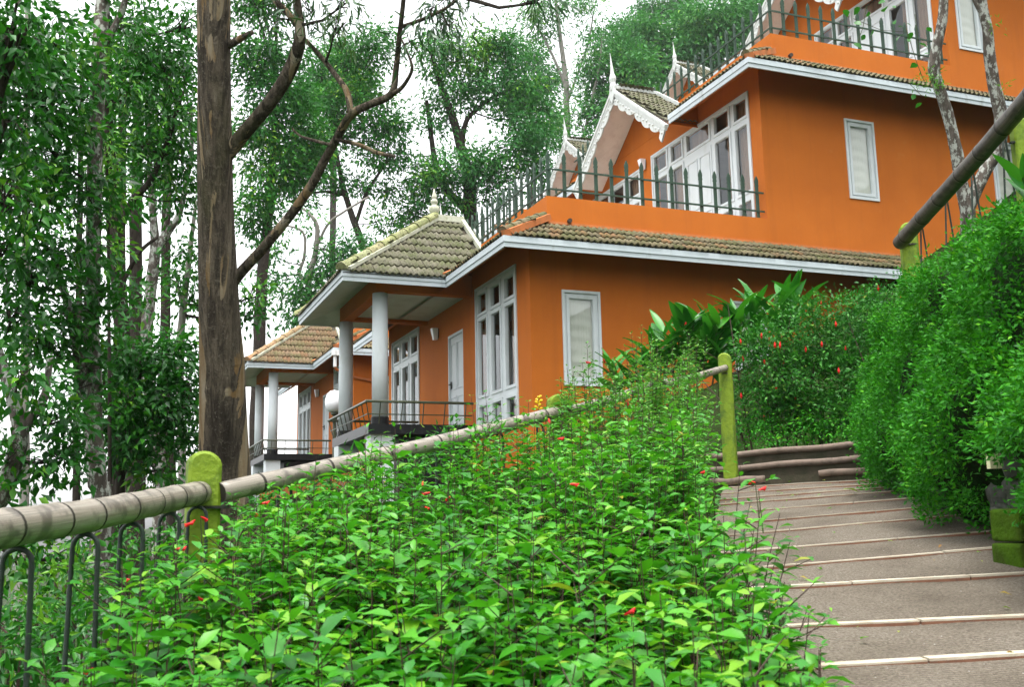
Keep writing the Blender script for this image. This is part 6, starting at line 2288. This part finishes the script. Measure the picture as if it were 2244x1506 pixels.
# ---- wispy gums and hill forest, far back
FAR = 'misty trees on the hill behind the houses'
tree('gum_tree', 'tall wispy gum tree with a thin pale trunk left of the tallest white spire',
     [[(1250, 560, 105, 16), (1246, 420, 105, 15), (1242, 260, 105, 14), (1240, 180, 105, 12), (1232, 110, 105, 10), (1222, 40, 105, 8), (1215, -40, 105, 5)],
      [(1240, 190, 105, 7), (1215, 130, 105, 6), (1190, 80, 105, 5), (1165, 40, 105, 3)],
      [(1241, 230, 105, 6), (1270, 150, 105, 5), (1290, 90, 105, 4), (1300, 30, 105, 3)]],
     [(1170, 30, 105, 55, 30, .8), (1230, 10, 105, 60, 30, .8), (1210, 70, 105, 50, 25, .5), (1290, 60, 105, 45, 30, .6), (1160, 90, 105, 35, 25, .5), (1280, 130, 105, 40, 25, .5), (1300, 10, 105, 40, 30, .6), (1205, 140, 105, 25, 20, .3), (1275, 190, 105, 35, 25, .5)],
     'leaf_far', 0.44, 0.28, 'bark_pale', 30, 0.6, 0.5, 'lance', FAR)
tree('gum_tree', 'leaning thin gum tree between the wispy gum and the small white spire',
     [[(1290, 560, 98, 10), (1282, 420, 98, 9), (1275, 330, 98, 8), (1290, 250, 98, 7), (1310, 160, 98, 5), (1320, 80, 98, 3)]],
     [(1300, 140, 98, 40, 35, .7), (1325, 90, 98, 35, 30, .7), (1270, 250, 98, 35, 40, .7), (1290, 310, 96, 35, 35, .8), (1230, 320, 96, 40, 40, .9), (1210, 250, 96, 30, 40, .6)],
     'leaf_far', 0.42, 0.32, 'bark_pale', 32, 0.6, 0.6, 'fold', FAR)
hill = [(1360, 200, 58, 'tree with blue green crown just left of the carved white gable', [(1340, 180, 55, 55), (1390, 160, 55, 50), (1330, 250, 45, 50), (1400, 230, 60, 45), (1370, 120, 50, 40)]),
        (1450, 150, 62, 'pale misty tree above the carved white gable', [(1440, 90, 60, 45), (1480, 140, 60, 50), (1420, 140, 50, 40), (1470, 210, 55, 40), (1400, 70, 45, 35), (1510, 60, 50, 40)]),
        (1560, 80, 60, 'fresh green tree above the topmost white spire', [(1540, 40, 65, 45), (1590, 90, 60, 50), (1520, 110, 50, 45), (1610, 30, 60, 50), (1560, 150, 50, 35)]),
        (1650, 40, 64, 'blue green tree at the top behind the upper terrace fence', [(1630, 20, 55, 50), (1680, 30, 50, 45), (1600, 60, 50, 45), (1650, 80, 45, 40)]),
        (1390, 20, 85, 'faint distant tree at the top between two patches of sky', [(1380, 60, 50, 30), (1430, 20, 45, 35), (1350, 100, 40, 30), (1480, 0, 60, 40)]),
        (1160, 150, 75, 'faint distant tree behind the dark crooked tree', [(1150, 130, 50, 40), (1190, 190, 45, 45), (1130, 210, 45, 40), (1200, 290, 40, 40)]),
        (880, 200, 70, 'faint distant tree in the gap behind the eucalyptus limb', [(740, 130, 50, 45), (720, 190, 45, 40), (780, 180, 45, 40), (680, 200, 40, 40)])]
for k, (x, y, d, lab, bl) in enumerate(hill):
    d *= 1.7
    x0 = sum(b_[0] for b_ in bl) / len(bl)
    y0 = sum(b_[1] for b_ in bl) / len(bl)
    tree('hill_tree', lab, [[(x0, y0 + 260, d, 14), (x0 + 3, y0 + 150, d, 12), (x0 - 3, y0 + 60, d, 9), (x0, y0, d, 6)], [(x0, y0 + 80, d, 6), (x0 + 25, y0 + 20, d, 5), (x0 + 40, y0 - 20, d, 3)]],
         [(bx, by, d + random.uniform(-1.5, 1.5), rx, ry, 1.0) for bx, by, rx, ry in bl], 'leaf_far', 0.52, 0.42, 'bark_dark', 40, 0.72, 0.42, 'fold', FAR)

# ---- lichen tree in front of the side wall, top right
DR = 12.5
tr = tree('lichen_tree', 'forked lichen covered tree in front of the orange side wall at the right', [[(2128, 560, DR, 34), (2122, 500, DR, 33), (2118, 450, DR, 32), (2106, 400, DR, 28), (2095, 330, DR, 25), (2080, 260, DR, 24), (2058, 190, DR, 24), (2046, 150, DR, 27), (2052, 100, DR, 23), (2066, 40, DR, 21), (2068, -40, DR, 18), (2075, -160, DR, 14)],
           [(2118, 470, DR, 26), (2135, 425, DR, 28), (2160, 375, DR, 28), (2188, 320, DR, 28), (2194, 270, DR, 28), (2186, 220, DR, 28), (2176, 170, DR, 26), (2168, 110, DR, 24), (2162, 60, DR, 22), (2152, 0, DR, 20), (2145, -100, DR, 16)],
           [(2158, 40, DR, 12), (2140, 10, DR, 10), (2128, -20, DR, 8)]],
          [], 'leaf_bright', 0.05, 0.4, 'bark_lichen', n=14, rough=0.05, twigs=False)
for x, y, rx, ry, n_ in ((2025, 180, 22, 14, 60), (2040, 165, 16, 12, 40), (2180, 50, 12, 18, 22), (2150, 480, 14, 16, 24), (2060, 190, 12, 10, 24), (2200, 190, 12, 10, 20)):
    c = at(x, y, DR - 0.15)
    s = DR / F_PX
    q = clump_leaves(np.array([tuple(c)]), n_, np.array([rx * s * .6, rx * s * .6, ry * s * .6]), 0.055, np.array([[0, 0, 0.3]]), 0.1, 0.6)
    tag(link('fern', leaf_sheet('fern', q[0], q[1], q[2], q[3], q[3] * 0.28, q[4], 'leaf_bright', 'rhomb', origin(tr)), tr), kind='stuff')
# climbing vine with heart leaves against the upper terrace
p = at(1960, 120, DR - 0.3)
t = thing('climbing_vine', 'leafy vine hanging beside the forked lichen tree before the upper terrace fence', 'vine', p)
mb = MB()
for x0, y0, x1, y1 in ((1870, 40, 1990, 70), (1985, 60, 2030, 190), (1900, 10, 1880, 90), (1990, 180, 2045, 215), (2005, 30, 2015, 120)):
    a, b_ = at(x0, y0, DR - .3), at(x1, y1, DR - .3)
    mb.tube([a, (a + b_) / 2 + Vector((0, 0, -0.06)), b_], 0.004, 4, False)
part('tendril', mb, 'stem_green', t)
lm = leaf_sheet('leaf', np.array([(0, 0, 0)]), np.array([(1, 0, -.3)]), np.array([(0, -.6, 1.0)]), [0.085], [0.07], [0.6], 'leaf_near', 'broad')
for x, y in ((1872, 48), (1885, 15), (1908, 30), (1925, 5), (1938, 25), (1955, 12), (1960, 45), (1968, 58), (1985, 50), (2000, 70), (2012, 95), (1990, 85), (2022, 120), (2010, 140), (1915, 70), (1896, 75), (2005, 205), (2020, 225), (1870, 95), (1850, 20), (2030, 60), (1978, 75)):
    o = link('leaf', lm, t, at(x, y, DR - 0.3 + random.uniform(-.15, .15)) - origin(t))
    o.rotation_euler = (random.uniform(-.6, .6), random.uniform(-.5, .8), random.uniform(0, 6.28))
    s = random.uniform(0.7, 1.5)
    o.scale = (s, s, s)

# ---- unseen trees added round the viewpoint to shade the side wall
for k, (x, y, lab) in enumerate(((-4.0, -13, 'unseen added shade tree behind the viewer at the foot of the ramp'), (3.5, -15, 'unseen added shade tree behind the viewer beside the ramp'), (10.5, -13, 'unseen added shade tree behind the viewer on the upper slope'), (16.5, -8, 'unseen added shade tree high on the slope behind the hedge'), (-10, -7, 'unseen added shade tree behind the viewer on the lower slope'), (20, 1.5, 'unseen added shade tree on the slope right of the side wall'))):
    g = gz((x, y))
    t = thing('broadleaf_tree', lab, 'tree', (x, y, g - .2), 'unseen trees added to shade the side wall')
    mb = MB()
    trunk_mesh(mb, [(x, y, g - .2), (x + .2, y, g + 4), (x, y + .2, g + 9), (x + .1, y, g + 14)], [.28, .22, .16, .07], 10, .04, k)
    part('trunk', mb, 'bark_dark', t, smooth=True)
    B = [(Vector((x + random.gauss(0, 2.2), y + random.gauss(0, 2.2), g + random.uniform(2.5, 14))), (1.7, 1.7, 1.4), 1) for q in range(17)]
    blob_plant(t, 'crown', B, 'leaf_mid', 0.30, 0.42, 12, 0.35, 1.6, 'rhomb', 0.5, 0.7, 0.3, 0.6)

# ---- undergrowth on the slope left of the handrail
U = 'undergrowth on the slope below the handrail'
for lab, bl, mat, L, ratio in (
        ('light yellow green bush seen between the rebar balusters', [(135, 1290, 6.6, 38, 50, 1), (120, 1330, 6.4, 35, 40, 1), (155, 1260, 6.7, 26, 40, .9)], 'leaf_bright', 0.06, 0.40),
        ('dark leafy undergrowth at the bottom left corner below the handrail', [(40, 1460, 4.9, 90, 70, 1), (130, 1420, 5.2, 70, 60, 1), (60, 1380, 5.4, 70, 50, .9), (180, 1480, 4.8, 70, 50, 1), (0, 1420, 5.0, 60, 60, 1)], 'leaf_near', 0.09, 0.30),
        ('dark scrub behind the balusters left of the nearest green post', [(230, 1320, 6.3, 70, 60, 1), (300, 1270, 6.6, 60, 60, 1), (360, 1210, 7.0, 50, 50, .9), (200, 1370, 5.9, 70, 50, 1), (420, 1180, 7.2, 40, 40, .8)], 'leaf_near', 0.075, 0.36),
        ('grey green scrub low on the slope behind the light bush', [(200, 1220, 9.5, 60, 40, 1), (90, 1320, 9.0, 60, 40, 1), (280, 1180, 10, 60, 40, 1), (30, 1350, 8.5, 50, 40, 1)], 'leaf_fuchsia', 0.08, 0.34),
        ('shaded scrub below the long bamboo pole and the far veranda', [(640, 1090, 9.5, 60, 40, 1), (730, 1060, 10, 60, 40, 1), (820, 1030, 10.5, 60, 40, 1), (900, 1000, 11, 60, 40, 1), (980, 990, 11.5, 60, 40, 1), (560, 1130, 9, 50, 40, 1), (1080, 975, 11.5, 60, 35, .8)], 'leaf_fuchsia', 0.08, 0.36)):
    c0 = at(*bl[0][:3])
    t = thing('scrub', lab, 'bush', (c0.x, c0.y, gz(c0)), U)
    B = [(at(x, y, d), (rx * d / F_PX, rx * d / F_PX, ry * d / F_PX), k) for x, y, d, rx, ry, k in bl]
    blob_plant(t, 'foliage', B, mat, L, ratio, 20, 0.09, 14, 'fold', 0.6, 0.8, 0.2, 0.6)
    mb = MB()
    for c, r, k in B:
        for q in range(4):
            e = c + Vector((random.gauss(0, r[0] * .4), random.gauss(0, r[1] * .4), random.uniform(0, r[2] * .7)))
            mb.tube([Vector((c.x, c.y, gz(c) - .1)), (c + e) / 2 + Vector((0, 0, -r[2] * .5)), e], [0.012, 0.008, 0.003], 4, False)
    part('stems', mb, 'stem_brown', t, kind='stuff')

# low red boundary wall glimpsed below the pole
a, b_ = at(585, 1078, 12.5), at(800, 1042, 15.5)
t = thing('low_wall', 'low orange red boundary wall glimpsed under the long bamboo pole', 'wall', (a.x, a.y, a.z - 0.5))
mb = MB()
mb.beam(a, b_, 0.2, 0.20)
part('coping', mb, 'orange_trim', t)
mb = MB()
mb.beam(a - Vector((0, 0, 0.8)), b_ - Vector((0, 0, 0.8)), 0.16, 1.4)
part('masonry', mb, 'step_dark', t)

# ================================================================ mountain haze: even pale air round the whole place
mb = MB()
mb.box(-440, 320, -110, 540, -95, 72)
m = bpy.data.materials.new('haze')
m.use_nodes = True
nt = m.node_tree
nt.nodes.clear()
out = nt.nodes.new('ShaderNodeOutputMaterial')
vol = nt.nodes.new('ShaderNodeVolumePrincipled')
vol.inputs['Color'].default_value = (0.93, 0.96, 0.97, 1)
vol.inputs['Density'].default_value = 0.00022
vol.inputs['Anisotropy'].default_value = 0.2
nt.links.new(vol.outputs[0], out.inputs['Volume'])
MAT['haze'] = m
hz = link('haze', mb.mesh('haze', 'haze'))
hz['kind'] = 'stuff'
